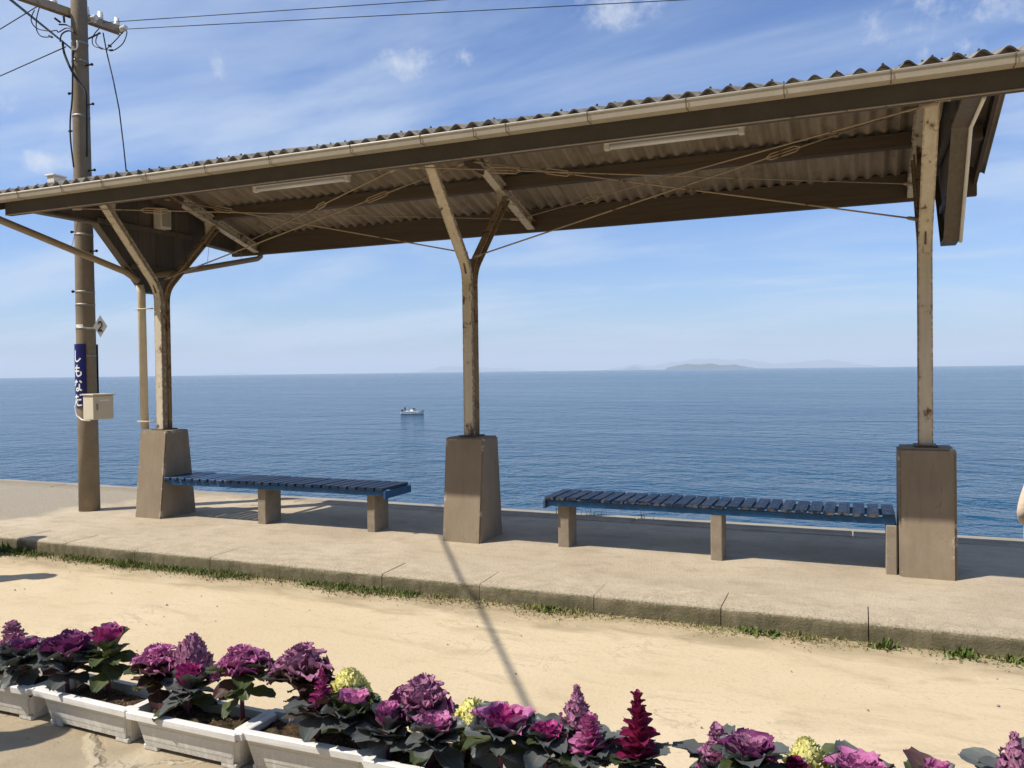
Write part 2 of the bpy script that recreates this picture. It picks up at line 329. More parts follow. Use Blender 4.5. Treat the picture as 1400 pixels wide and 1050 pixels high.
LF = dict(
    magenta=mat_leaf('leaf_magenta', (.62, .12, .36), (.40, .035, .20), (.75, .35, .55)), pink=mat_leaf('leaf_pink', (.74, .36, .56), (.56, .17, .38), (.85, .62, .72)),
    purple=mat_leaf('leaf_purple', (.42, .09, .30), (.20, .04, .145), (.5, .22, .4)), burgundy=mat_leaf('leaf_burgundy', (.42, .025, .12), (.20, .014, .07), (.5, .1, .22)),
    mauve=mat_leaf('leaf_mauve', (.62, .33, .48), (.42, .17, .30), (.7, .5, .6)), outer=mat_leaf('leaf_slate', (.155, .15, .15), (.10, .115, .108), (.27, .20, .25), .42, .15),
    green=mat_leaf('leaf_green', (.15, .18, .06), (.065, .085, .035), (.25, .27, .13), .45, .2), bronze=mat_leaf('leaf_bronze', (.17, .105, .05), (.085, .04, .045), (.26, .15, .12), .45, .2), cream=mat_leaf('leaf_cream', (.93, .88, .27), (.90, .86, .36), (.92, .88, .5)), stem=mat_plain('plant_stem', (.13, .05, .075), .6, .3, 40, .1))

# ------------------------------------------------------------------ helpers
def mesh_obj(name, bm, mat, parent=None, loc=None, smooth=False):
    me = bpy.data.meshes.new(name); bm.to_mesh(me); bm.free()
    for mm in (mat if isinstance(mat, (list, tuple)) else [mat]): me.materials.append(mm)
    if smooth:
        for f in me.polygons: f.use_smooth = True
    return link(name, me, parent, loc)
def link(name, me, parent=None, loc=None):
    o = bpy.data.objects.new(name, me); C.objects.link(o)
    if loc is not None: o.location = loc
    if parent is not None: o.parent = parent
    return o
def tag(o, label, cat, group=None):
    o['label'] = label; o['category'] = cat
    if group: o['group'] = group
    return o
def thing(name, label, cat, loc=(0, 0, 0), rz=0, group=None):
    o = bpy.data.objects.new(name, None); C.objects.link(o); o.location = loc; o.rotation_euler = (0, 0, rz); o.empty_display_size = .1
    return tag(o, label, cat, group)
def struct(o): o['kind'] = 'structure'; return o
def stuff(o): o['kind'] = 'stuff'; return o
def box(bm, x0, x1, y0, y1, z0, z1, bev=0):
    vs_ = [bm.verts.new(v) for v in ((x0,y0,z0),(x1,y0,z0),(x1,y1,z0),(x0,y1,z0),(x0,y0,z1),(x1,y0,z1),(x1,y1,z1),(x0,y1,z1))]
    fs = [bm.faces.new([vs_[i] for i in q]) for q in ((3,2,1,0),(4,5,6,7),(0,1,5,4),(1,2,6,5),(2,3,7,6),(3,0,4,7))]
    if bev:
        es = list({e for f in fs for e in f.edges}); bmesh.ops.bevel(bm, geom=es, offset=bev, segments=1, affect='EDGES', profile=.5)
    return vs_
def boxo(name, x0, x1, y0, y1, z0, z1, mat, parent=None, bev=.004):
    """box with its origin at its own bottom centre"""
    c = Vector(((x0+x1)/2, (y0+y1)/2, z0)); bm = bmesh.new()
    box(bm, x0-c.x, x1-c.x, y0-c.y, y1-c.y, 0, z1-z0, bev)
    return mesh_obj(name, bm, mat, parent, c)
def frame(d):
    d = d.normalized(); u = d.cross(Vector((0, 0, 1)))
    if u.length < 1e-3: u = Vector((1, 0, 0))
    u.normalize(); return u, u.cross(d).normalized()
def tube(bm, pts, r, seg=8, cap=True):
    pts = [Vector(p) for p in pts]; n = len(pts); rr = r if isinstance(r, (list, tuple)) else [r]*n
    rings = []; u = None
    for i, p in enumerate(pts):
        d = (pts[min(i+1, n-1)] - pts[max(i-1, 0)]).normalized()
        if u is None: u, _ = frame(d)
        u = (u - d*u.dot(d)).normalized(); v = d.cross(u)
        rings.append([bm.verts.new(p + (u*math.cos(2*math.pi*k/seg) + v*math.sin(2*math.pi*k/seg))*rr[i]) for k in range(seg)])
    for a, b in zip(rings, rings[1:]):
        for k in range(seg):
            f = bm.faces.new((a[k], a[(k+1) % seg], b[(k+1) % seg], b[k])); f.smooth = True
    if cap: bm.faces.new(rings[0][::-1]); bm.faces.new(rings[-1])
def tubeo(name, pts, r, mat, parent=None, seg=8):
    bm = bmesh.new(); tube(bm, pts, r, seg); return mesh_obj(name, bm, mat, parent)
def prism_yz(bm, poly, x0, x1):
    a = [bm.verts.new((x0, y, z)) for y, z in poly]; b = [bm.verts.new((x1, y, z)) for y, z in poly]; n = len(poly)
    bm.faces.new(a[::-1]); bm.faces.new(b)
    for i in range(n): bm.faces.new((a[i], a[(i+1) % n], b[(i+1) % n], b[i]))
    bmesh.ops.recalc_face_normals(bm, faces=bm.faces[:])
def sweep_yz(bm, path, prof, x):
    """sweep a profile [(x offset, offset along the path's left normal)] along a path of (y,z) points"""
    n = len(path); rings = []
    for i in range(n):
        a = Vector(path[max(i-1, 0)]); c = Vector(path[min(i+1, n-1)]); d = (c-a).normalized(); nn = Vector((-d.y, d.x))
        k = 1.0
        if 0 < i < n-1:
            d1 = (Vector(path[i])-a).normalized(); k = 1/max(.5, d1.dot(d))
        rings.append([bm.verts.new((x+px, path[i][0]+nn.x*pv*k, path[i][1]+nn.y*pv*k)) for px, pv in prof])
    m_ = len(prof)
    for a, b in zip(rings, rings[1:]):
        for k in range(m_): bm.faces.new((a[k], a[(k+1) % m_], b[(k+1) % m_], b[k]))
    bm.faces.new(rings[0][::-1]); bm.faces.new(rings[-1]); bmesh.ops.recalc_face_normals(bm, faces=bm.faces[:])

XS = (-6.881, -3.229, 0.424); YP = 6.687; GZ = -0.125; SEA_Z = -8.5; RE = 6.371e6

# ------------------------------------------------------------------ large structure: sea, land, platform
def make_sea():
    bm = bmesh.new(); na = 160; rs = [12, 20, 32, 50, 80, 130, 210, 340, 560, 900, 1500, 2400, 3600, 5000, 6500, 8000, 9500, 11000, 12500, 14500, 17000, 24000, 36000, 48000]
    rings = []
    for r_ in rs:
        rings.append([bm.verts.new((r_*math.cos(a), r_*math.sin(a), SEA_Z - r_*r_/(2*RE))) for a in [R(-8)+R(196)*k/na for k in range(na+1)]])
    for a, b in zip(rings, rings[1:]):
        for k in range(na): bm.faces.new((a[k], b[k], b[k+1], a[k+1]))
    bmesh.ops.recalc_face_normals(bm, faces=bm.faces[:])
    o = mesh_obj('sea', bm, MT['sea'], smooth=True)
    if o.data.polygons[0].normal.z < 0: o.data.flip_normals()
    struct(o)
make_sea()
def grid(name, x0, x1, y0, y1, z, mat, nx=1, ny=1):
    bm = bmesh.new(); v = [[bm.verts.new((x0+(x1-x0)*i/nx, y0+(y1-y0)*j/ny, z)) for i in range(nx+1)] for j in range(ny+1)]
    for j in range(ny):
        for i in range(nx): bm.faces.new((v[j][i], v[j][i+1], v[j+1][i+1], v[j+1][i]))
    return mesh_obj(name, bm, mat)
struct(grid('ground', -300, 300, -300, 5.32, GZ, MT['ground']))
struct(grid('paving_strip', -300, 300, -4.0, 2.86, GZ+.004, MT['paving']))
KY0, KY1, PY1 = 5.237, 5.60, 8.05
plat = struct(thing('platform', '', ''))
del plat['label'], plat['category']
o = boxo('platform_slab', -40, 25, KY1-.02, 7.80, -.6, 0, MT['platform'], plat, 0)
bx = -40.0
while bx < 25:
    ln = 2.0+random.uniform(-.02, .02); o = boxo('edge_coping', bx, bx+ln-.012, 7.806, PY1, -.6, .003+random.uniform(0, .006), MT['platform'], plat, .006); bx += ln
# kerb stones: joints read from the photograph, then the same rhythm on both sides
jx = [-7.24, -6.60, -5.76, -4.93, -4.13, -3.29, -2.49, -1.65, -.82, .03]
while jx[0] > -24: jx.insert(0, jx[0]-.83-random.uniform(-.02, .02))
while jx[-1] < 12: jx.append(jx[-1]+.83+random.uniform(-.02, .02))
for a, b in zip(jx, jx[1:]):
    bm = bmesh.new(); dy = random.uniform(-.003, .003); dz = random.uniform(.001, .004); nx = 8; L_ = b-a-.006
    prof = [(0, -.24), (0, -.05), (.004, -.018), (.02, -.002), (.05, 0), (KY1-KY0, 0), (KY1-KY0, -.24)]
    rings = []
    for i in range(nx+1):
        x = a+.003+L_*i/nx
        ring = []
        for k, (py, pz) in enumerate(prof):
            j = .006*mnoise.noise((x*9, k*3.1, 1.7)) if 0 < k < 5 else 0
            e = .006*(abs(i/nx-.5)*2)**8
            ring.append(bm.verts.new((x-(a+b)/2, py+j+(e if k < 3 else 0), pz+j*.7-(e if k in (2, 3, 4) else 0))))
        rings.append(ring)
    for r0, r1 in zip(rings, rings[1:]):
        for k in range(len(prof)-1):
            f = bm.faces.new((r0[k], r1[k], r1[k+1], r0[k+1])); f.material_index = 1 if k < 3 else 0
    bm.faces.new(rings[0][::-1]); bm.faces.new(rings[-1]); bmesh.ops.recalc_face_normals(bm, faces=bm.faces[:])
    mesh_obj('kerb_stone', bm, [MT['kerb'], MT['kerbf']], plat, ((a+b)/2, KY0+dy, dz))
# lower ledge on the sea side and the embankment under it
struct(boxo('lower_path', -40, 25, PY1+.003, 10.66, -1.2, -.45, MT['ledge'], None, .01))
bm = bmesh.new(); nx, ny = 90, 10
vv = [[bm.verts.new((-60+110*i/nx, 10.60+10*j/ny, -.62-(9.2)*(j/ny)**.8+.35*mnoise.noise((i*.7, j*.9, 3))*(j > 0))) for i in range(nx+1)] for j in range(ny+1)]
for j in range(ny):
    for i in range(nx): bm.faces.new((vv[j][i], vv[j][i+1], vv[j+1][i+1], vv[j+1][i]))
struct(mesh_obj('embankment', bm, MT['rock']))

# wooded hillside behind the station, out of view, added to hold back sky light
bm = bmesh.new(); nx, ny = 60, 24
vv = [[bm.verts.new((-200+400*i/nx, -12-110*j/ny, GZ-.02+78*(j/ny)**.85+(3.5*mnoise.noise((i*.5, j*.6, 8))+1.8*mnoise.noise((i*1.7, j*1.9, 5)))*min(1, j/2))) for i in range(nx+1)] for j in range(ny+1)]
for j in range(ny):
    for i in range(nx): bm.faces.new((vv[j][i], vv[j+1][i], vv[j+1][i+1], vv[j][i+1]))
struct(mesh_obj('unseen_hillside', bm, MT['hill2']))

# ------------------------------------------------------------------ far islands (true distances, the earth's curve hides their feet)
def island(name, prof, dist, depth, label, seed):
    """prof: (pixel x, pixel height above the horizon)"""
    bm = bmesh.new(); rings = []; n = 90; xs = [p[0] for p in prof]
    def hgt(x):
        for (xa, ha), (xb, hb) in zip(prof, prof[1:]):
            if xa <= x <= xb:
                t_ = (x-xa)/(xb-xa); t_ = t_*t_*(3-2*t_); return ha+(hb-ha)*t_
        return 0
    for i in range(n+1):
        x = xs[0]+(xs[-1]-xs[0])*i/n; d = ray(x, 505); d.z = 0; d.normalize()
        base = SEA_Z - dist*dist/(2*RE)
        hor_z = 1.5 - .00177*dist                     # height of the line of sight over the sea horizon
        hm = max(0, hgt(x)+1.0*mnoise.noise((x*.09, seed, 0))+.8*mnoise.noise((x*.33, seed, 4)))/FPX*dist*math.cos(math.atan((x-700)/FPX))
        col = []
        for k in range(7):
            t_ = k/6; s_ = math.sin(math.pi*t_)**.8 if 0 < t_ < 1 else 0
            top = max(hor_z, base)+hm
            nz = 1+.10*mnoise.noise((i*.4, k*1.7, seed+9)) if k != 3 else 1
            col.append(bm.verts.new(Vector((d.x, d.y, 0))*(dist+depth*(t_-.5)) + Vector((0, 0, base-2+(top-base+2)*s_*nz*(1 if hm > 0 else .3)))))
        rings.append(col)
    for a, b in zip(rings, rings[1:]):
        for k in range(6): bm.faces.new((a[k], b[k], b[k+1], a[k+1]))
    bmesh.ops.recalc_face_normals(bm, faces=bm.faces[:])
    o = mesh_obj(name, bm, MT['hill'], smooth=True); struct(o); o['label'] = label
island('island', [(908, 0), (914, 3), (926, 5.5), (940, 7.5), (952, 6.5), (966, 7.5), (980, 6.5), (990, 5), (1002, 5.5), (1015, 4), (1026, 1.5), (1038, 0)], 14000, 1000, 'low wooded island on the horizon, darkest and nearest of the far land', 1)
island('hills', [(820, 0), (850, 4), (868, 8), (884, 5), (900, 7), (925, 10.5), (950, 13.5), (975, 14.5), (1000, 12), (1015, 14), (1035, 10), (1060, 6), (1085, 7.5), (1110, 10), (1135, 11), (1160, 7), (1180, 4), (1210, 0)], 35000, 4000, 'pale hazy mountains behind the low island', 2)
island('hills', [(560, 0), (585, 4), (604, 8), (625, 8.5), (650, 6.5), (680, 5), (705, 4), (735, 0)], 36000, 3500, 'pale hazy hill on the horizon behind the middle post', 3)
island('hills', [(850, 0), (857, 3), (864, 5), (871, 4), (880, 0)], 24000, 900, 'small round islet left of the low island', 5)
island('hills', [(270, 0), (300, 3), (325, 3.5), (350, 1.5), (370, 0)], 41000, 3000, 'faintest low land on the horizon at left', 6)

# ------------------------------------------------------------------ the shelter
SH = thing('platform_shelter', 'open platform shelter with corrugated gable roof on three rusty cream Y-posts', 'shelter', (XS[1], YP, 0))
bpy.context.view_layer.update()
def part(o, par=SH):
    o.parent = par; o.matrix_parent_inverse = Matrix.Identity(4)
    o.location = Vector(o.location) - par_world(par); return o
def par_world(p):
    v = Vector((0, 0, 0))
    while p is not None: v += Vector(p.location); p = p.parent
    return v
RX0, RX1 = -7.44, .95; RIDGE_Y = 6.75; EAVE_F, EAVE_B = 5.125, 8.36; SL = .30
def roof_z(y): return 3.648 - SL*abs(y-RIDGE_Y)         # middle of the corrugated sheet
PITCH, AMP = .122, .020
sheets_front = []
def corr(x): return AMP*math.cos(2*math.pi*x/PITCH)
def roof_sheet(x0, x1, front, dz):
    bm = bmesh.new(); n = int(round((x1-x0)/PITCH*10)); ny = 5
    ya, yb = (EAVE_F, RIDGE_Y+.01) if front else (RIDGE_Y-.01, EAVE_B)
    ya += random.uniform(-.012, .012) if front else 0
    lay = []
    for s_ in (1, -1):
        g = []
        for j in range(ny+1):
            y = ya+(yb-ya)*j/ny
            g.append([bm.verts.new((x0+(x1-x0)*i/n, y, roof_z(y)+corr(x0+(x1-x0)*i/n)+s_*.005+dz+.004*mnoise.noise((x0*3, y*2, 1)))) for i in range(n+1)])
        lay.append(g)
    t_, b_ = lay
    for j in range(ny):
        for i in range(n):
            f = bm.faces.new((t_[j][i], t_[j][i+1], t_[j+1][i+1], t_[j+1][i])); f.smooth = True
            f = bm.faces.new((b_[j][i+1], b_[j][i], b_[j+1][i], b_[j+1][i+1])); f.smooth = True; f.material_index = 1
    for i in range(n):
        bm.faces.new((b_[0][i], b_[0][i+1], t_[0][i+1], t_[0][i])).material_index = 2; bm.faces.new((t_[ny][i], t_[ny][i+1], b_[ny][i+1], b_[ny][i]))
    for j in range(ny):
        bm.faces.new((t_[j][0], t_[j+1][0], b_[j+1][0], b_[j][0])); bm.faces.new((b_[j][n], b_[j+1][n], t_[j+1][n], t_[j][n]))
    return part(mesh_obj('roof_sheet', bm, [MT['sheet_t'], MT['sheet_u'], MT['sheet_e']]))
def ceilp(x): return math.ceil(x/PITCH)*PITCH
bm = bmesh.new(); bmesh.ops.create_cone(bm, cap_ends=True, segments=8, radius1=.010, radius2=.005, depth=.018); BOLT = bpy.data.meshes.new('hook_bolt'); bm.to_mesh(BOLT); bm.free(); BOLT.materials.append(MT['sheet_e'])
for front in (True, False):
    x = RX0; k = 0
    while x < RX1-.05:
        x1 = min(x+PITCH*7, RX1); s = roof_sheet(x-.02, x1+.055, front, .004+(k % 2)*.008); dzk = (k % 2)*.008
        if front:
            c = ceilp(x)
            for q in range(7):
                xc = c+q*PITCH
                if xc > x1 or random.random() < .38: continue
                for yb in (5.22, 6.0):
                    b = link('hook_bolt', BOLT); b.location = (xc+random.uniform(-.008, .008), yb, roof_z(yb)+AMP+dzk+.010); part(b, s); b.rotation_euler = (random.uniform(-.3, .3), random.uniform(-.3, .3), 0); b.scale = (random.uniform(.8, 1.3),)*3
        x = x1; k += 1
# ridge cap
bm = bmesh.new(); prism_yz(bm, [(RIDGE_Y-.16, roof_z(RIDGE_Y-.16)+.03), (RIDGE_Y, roof_z(RIDGE_Y)+.035), (RIDGE_Y+.16, roof_z(RIDGE_Y+.16)+.03), (RIDGE_Y, roof_z(RIDGE_Y)+.045)], RX0+.01, RX1-.01); part(mesh_obj('ridge_cap', bm, MT['sheet_t']))
# purlins, fascia beams
def beam(name, y0, y1, z0, z1, x0, x1, mat): return part(boxo(name, x0, x1, y0, y1, z0, z1, mat, None, .004))
for yc in (RIDGE_Y, 7.50, 6.00): beam('purlin', yc-.045, yc+.045, roof_z(yc)-AMP-.128, roof_z(yc)-AMP-.010, RX0+.05, RX1-.06, MT['beam'])
beam('fascia_beam', 5.225, 5.285, 2.985, 3.150, -7.27, RX1-.02, MT['fascia'])
beam('fascia_beam', 8.20, 8.26, 2.965, 3.212, -7.27, RX1-.02, MT['beam'])
beam('fascia_lip', 5.217, 5.2235, 2.980, 2.990, -7.26, RX1-.03, MT['rod'])
for xv in (RX0+.03, RX1-.035):
    for s_ in (-1, 1):
        bm = bmesh.new(); ye = RIDGE_Y+s_*1.5
        prism_yz(bm, [(RIDGE_Y, roof_z(RIDGE_Y)-.03), (ye, roof_z(ye)-.03), (ye, roof_z(ye)-.15), (RIDGE_Y, roof_z(RIDGE_Y)-.15)], xv-.014, xv+.014); part(mesh_obj('verge_board', bm, MT['beam']))
# gutters
def gutter(y, z, s_, xa, xb):
    bm = bmesh.new()
    prof = [(-.060, .006), (-.052, .006), (-.050, 0), (-.044, -.036), (.036, -.036), (.050, 0), (.054, 0), (.040, -.041), (-.049, -.041)]
    a = [bm.verts.new((xa, y+s_*(-u), z+v)) for u, v in prof]; b = [bm.verts.new((xb, y+s_*(-u), z+v)) for u, v in prof]
    for k in range(len(prof)): f = bm.faces.new((a[k], a[(k+1) % len(prof)], b[(k+1) % len(prof)], b[k])); f.smooth = False
    bm.faces.new(a[::-1]); bm.faces.new(b); bmesh.ops.recalc_face_normals(bm, faces=bm.faces[:])
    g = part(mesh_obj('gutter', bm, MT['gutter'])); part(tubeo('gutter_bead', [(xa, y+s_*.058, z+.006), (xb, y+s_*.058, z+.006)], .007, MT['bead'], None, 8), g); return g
GF = gutter(5.155, 3.135, -1, RX0-.03, RX1+.03); GB = gutter(8.335, 3.115, 1, RX0+.05, RX1-.10)
def bracket_mesh():
    bm = bmesh.new(); pts = [(0, -.050, .0145), (0, -.0665, .0145), (0, -.0665, .001), (0, -.0515, -.0435), (0, .0425, -.0435), (0, .058, .0), (0, .075, .05)]
    for a, b in zip(pts, pts[1:]):
        v = [bm.verts.new((a[0]+dx, a[1]*(1+e), a[2]*(1+e))) for dx in (-.003, .003) for e in (0, .03)]; w_ = [bm.verts.new((b[0]+dx, b[1]*(1+e), b[2]*(1+e))) for dx in (-.003, .003) for e in (0, .03)]
        for q in ((0, 1), (1, 3), (3, 2), (2, 0)): bm.faces.new((v[q[0]], v[q[1]], w_[q[1]], w_[q[0]]))
    bmesh.ops.recalc_face_normals(bm, faces=bm.faces[:]); me = bpy.data.meshes.new('gutter_bracket'); bm.to_mesh(me); bm.free(); me.materials.append(MT['brkt']); return me
BR = bracket_mesh()
for xg in (-6.92, -6.37, -5.89, -5.39, -4.77, -4.14, -3.41, -2.83, -2.42, -2.18, -1.61, -.98, -.41, .16, .76):
    b = link('gutter_bracket', BR); b.location = (xg, 5.155, 3.135); part(b, GF)
    b = link('gutter_bracket', BR); b.location = (xg, 8.335, 3.115); part(b, GB); b.rotation_euler = (0, 0, math.pi)

# posts: two bent rails each, rafters, gussets, footings
RAIL = [(-.047, -.032), (.047, -.032), (.047, -.022), (.009, -.016), (.009, .014), (.032, .020), (.032, .032), (-.032, .032), (-.032, .020), (-.009, .014), (-.009, -.016), (-.047, -.022)]
def arc_path(y0, ztop, y1, z1, s_):
    # straight column, short bend, straight arm
    p = [(y0, .905), (y0, 2.27)]; A = Vector((y0, 2.40)); D = (Vector((y1, z1))-A).normalized(); st = Vector((y0, 2.27)); en = A+D*.13
    for k in range(1, 5):
        t_ = k/5; q = st*(1-t_)**2 + A*2*t_*(1-t_) + en*t_*t_; p.append((q.x, q.y))
    p += [(en.x, en.y), (y1, z1)]; return p
for i, X in enumerate(XS):
    for s_, y0, y1, z1 in ((-1, 6.655, 5.975, 3.20), (1, 6.720, 7.50, 3.185)):
        bm = bmesh.new(); prof = [(a, b if s_ > 0 else b) for a, b in RAIL]
        path = arc_path(y0, 0, y1, z1, s_)
        # flange faces outwards: left normal of an upward path points to -Y
        sweep_yz(bm, path, [(a, -b) if s_ < 0 else (a, b) for a, b in RAIL], X)
        rail = part(mesh_obj('post_rail', bm, MT['cream'] if s_ < 0 else MT['creamr']))  # back rails get a darker base paint and more rust spots
        bm = bmesh.new(); d = s_
        prism_yz(bm, [(y1-d*.02, z1-.03), (y1+d*.27, roof_z(y1+d*.27)-.185), (y1+d*.02, roof_z(y1)-.165), (y1-d*.16, roof_z(y1-d*.16)-.18), (y1-d*.13, z1-.20)], X-.017, X-.010)
        g = mesh_obj('gusset_plate', bm, MT['cream']); part(g, rail)
    for s_, ye in ((-1, 5.245), (1, 8.235)):
        bm = bmesh.new(); za, ze = 3.425, 3.425-SL*abs(ye-RIDGE_Y)
        prism_yz(bm, [(RIDGE_Y+s_*.004, za), (ye, ze), (ye, ze+.011), (RIDGE_Y+s_*.004, za+.011)], X-.045, X+.045)
        prism_yz(bm, [(RIDGE_Y+s_*.004, za+.012), (ye, ze+.012), (ye, ze+.088), (RIDGE_Y+s_*.004, za+.088)], X-.006, X+.006)
        prism_yz(bm, [(RIDGE_Y+s_*.004, za+.089), (ye, ze+.089), (ye, ze+.10), (RIDGE_Y+s_*.004, za+.10)], X-.045, X+.045)
        part(mesh_obj('rafter', bm, MT['cream']))
    # bolted apex plate and flange plate where the rails part
    bm = bmesh.new(); prism_yz(bm, [(6.55, 3.30), (6.95, 3.30), (7.0, 3.42), (6.75, 3.50), (6.5, 3.42)], X+.0225, X+.030); part(mesh_obj('apex_plate', bm, MT['brown']))
    bm = bmesh.new(); prism_yz(bm, [(6.60, 2.36), (6.78, 2.36), (6.83, 2.50), (6.55, 2.50)], X-.006, X+.006); part(mesh_obj('web_plate', bm, MT['brown']))
    part(boxo('base_plate', X-.075, X+.075, 6.58, 6.80, .906, .922, MT['brown'], None, .003))
    # concrete footing, tapering towards the sea and the track
    bm = bmesh.new(); wb, wt, yb_, yt, hp = .183, .187, .255, .155, .908
    lo = [bm.verts.new((sx*wb, sy*yb_, -.05)) for sx, sy in ((-1, -1), (1, -1), (1, 1), (-1, 1))]; hi = [bm.verts.new((sx*wt, sy*yt, hp)) for sx, sy in ((-1, -1), (1, -1), (1, 1), (-1, 1))]
    bm.faces.new(lo[::-1]); bm.faces.new(hi)
    for k in range(4): bm.faces.new((lo[k], lo[(k+1) % 4], hi[(k+1) % 4], hi[k]))
    bmesh.ops.bevel(bm, geom=bm.edges[:], offset=.012 if i < 2 else .018, segments=2, affect='EDGES')
    part(mesh_obj('concrete_footing', bm, MT['footing'], None, (X, YP, 0)))

# bracing rods with turnbuckles
def rod(a, b, tb=None, r=.0068):
    a, b = Vector(a), Vector(b); o = tubeo('brace_rod', [a, b], r, MT['rod'], None, 6); part(o)
    d = (b-a).normalized(); u, v = frame(d)
    if tb is not None:
        c = a+(b-a)*tb; bm = bmesh.new(); L_ = .13
        for s_ in (-1, 1): tube(bm, [c+u*s_*.006-d*L_, c+v*s_*.022-d*L_*.7, c+v*s_*.022+d*L_*.7, c+u*s_*.006+d*L_], .006, 6)
        t_ = mesh_obj('turnbuckle', bm, MT['rod']); part(t_, o)
    for e, s_ in ((a, 1), (b, -1)):
        bm = bmesh.new(); tube(bm, [e-d*s_*.02, e+d*s_*.05, e+d*s_*.07], [.016, .014, .008], 8); t_ = mesh_obj('rod_eye', bm, MT['rod']); part(t_, o)
for (xa, xb) in ((XS[0], XS[1]), (XS[1], XS[2])):
    rod((xa+.05, 6.70, 2.52), (xb-.05, 6.72, 3.37), .74); rod((xb-.05, 6.70, 2.56), (xa+.05, 6.72, 3.37), .78)
    rod((xa+.03, 5.62, 3.08), (xb-.03, 7.88, 3.05), .17, .0055); rod((xa+.03, 8.0, 3.09), (xb-.03, 5.45, 3.03), .62 if xa < -4 else .25, .0055)

# boarded end panels outside the first and last post
def panel(xc, side):
    O = (5.40, 3.03), (6.07, 3.03), (6.68, 2.38), (6.92, 2.38), (7.58, 3.02), (8.14, 2.985)
    def bot(y):
        for (ya, za), (yb, zb) in zip(O, O[1:]):
            if ya <= y <= yb: return za+(zb-za)*(y-ya)/(yb-ya)
    bm = bmesh.new(); th = .05
    pts = list(O)
    for (ya, za), (yb, zb) in zip(pts, pts[1:]):           # edge frame following the lower outline
        prism_yz(bm, [(ya, za), (yb, zb), (yb, zb+.022), (ya, za+.022)], xc-th, xc+th)
    pn = part(mesh_obj('end_panel', bm, MT['panel']))
    ys = [5.40]; 
    while ys[-1] < 8.12: ys.append(min(8.12, ys[-1]+.242))
    for ya, yb in zip(ys, ys[1:]):
        g = .006 if abs((ya+yb)/2-6.7) < .25 else .003; ya2, yb2 = ya+g, yb-.0005
        mids = [y for y, z in O if ya2 < y < yb2]; low = [ya2]+mids+[yb2]
        poly = [(y, bot(y)+.018) for y in low]; tops = [yb2] + ([RIDGE_Y] if ya2 < RIDGE_Y < yb2 else []) + [ya2]; poly += [(y, roof_z(y)-.05) for y in tops]
        bm = bmesh.new(); prism_yz(bm, poly, xc-.012+random.uniform(-.003, .003), xc+.012); b = mesh_obj('board', bm, MT['panel']); part(b, pn)
    for zb in (2.62, 3.04):
        ya, yb = 6.70-(zb-2.38)*.95, 6.70+(zb-2.38)*.98; b = boxo('batten', xc-side*.04-.015, xc-side*.04+.015, ya, yb, zb, zb+.05, MT['panel'], None, .003); part(b, pn)
panel(XS[0]-.25, -1); panel(XS[2]+.17, 1)
part(tubeo('conduit', [(XS[2]+.228, 5.42, 3.02), (XS[2]+.228, 6.055, 3.015), (XS[2]+.228, 6.66, 2.37)], .012, MT['lamp'], None, 8))

# rainwater pipes at the first post
def pipe(pts, r, mat, seg=12): return part(tubeo('downpipe', pts, r, mat, None, seg))
pipe([(-7.09, 6.62, .915), (-7.10, 6.62, 2.36), (-7.10, 6.60, 2.46)], .042, MT['pipe'])
pipe([(-7.36, 5.155, 3.06), (-7.36, 5.155, 2.985), (-7.34, 5.22, 2.95), (-7.13, 6.44, 2.585), (-7.10, 6.58, 2.50)], .034, MT['pipeb'])
pipe([(-6.90, 8.30, 3.05), (-6.90, 8.30, 2.955), (-6.90, 8.24, 2.92), (-6.93, 7.05, 2.64), (-7.06, 6.66, 2.55)], .032, MT['pipeb'])
bm = bmesh.new(); tube(bm, [(-7.36, 5.155, 3.10), (-7.36, 5.155, 3.02), (-7.36, 5.155, 2.98)], [.06, .05, .038], 10); t_ = mesh_obj('gutter_outlet', bm, MT['gutter']); part(t_, GF)
for z in (1.0, 2.2):
    part(tubeo('pipe_clip', [(-7.145, 6.575, z), (-7.05, 6.575, z), (-6.92, 6.60, z)], .008, MT['pipe'], None, 6))
for a, b in (((-7.22, 5.87, 2.76), (-7.2, 5.95, 3.05)), ((-6.92, 7.4, 2.73), (-6.92, 7.45, 3.05)), ((-6.90, 7.95, 2.86), (-6.9, 7.95, 3.0))):
    part(tubeo('hanger_wire', [a, b], .0025, MT['rod'], None, 5))

# tube lights under the ridge, box under the roof
for xc, lab in ((-5.06, 'unlit fluorescent batten under the roof near the utility pole'), (-1.40, 'unlit fluorescent batten under the roof near the right-hand post')):
    t_ = thing('tube_light', lab, 'lamp', (xc, RIDGE_Y-.06, 3.355), 0, 'tube lights under the shelter roof'); z = 0
    b = boxo('housing', -.57, .57, -.04, .04, .015, .085, MT['lamp'], t_, .006)
    bm = bmesh.new(); tube(bm, [(-.52, 0, -.015), (.52, 0, -.012)], .019, 10); mesh_obj('tube', bm, MT['tube'], t_)
    for s_ in (-1, 1): boxo('lamp_socket', s_*.545-.022, s_*.545+.022, -.026, .026, -.036, .03, MT['lamp'], t_, .004)
    for s_ in (-.4, .4): boxo('hanger', s_-.01, s_+.01, -.008, .008, .07, .14, MT['steel'], t_, .002)
sp = thing('speaker_box', 'small pale box speaker hanging under the roof at the left end panel', 'speaker', (-7.04, 6.87, 3.09))
boxo('case', -.055, .055, -.075, .075, 0, .21, MT['lamp'], sp, .006); boxo('front_plate', .056, .062, -.06, .06, .02, .19, MT['gutter'], sp, .002); boxo('mount', -.16, -.056, -.02, .02, .08, .13, MT['steel'], sp, .003)

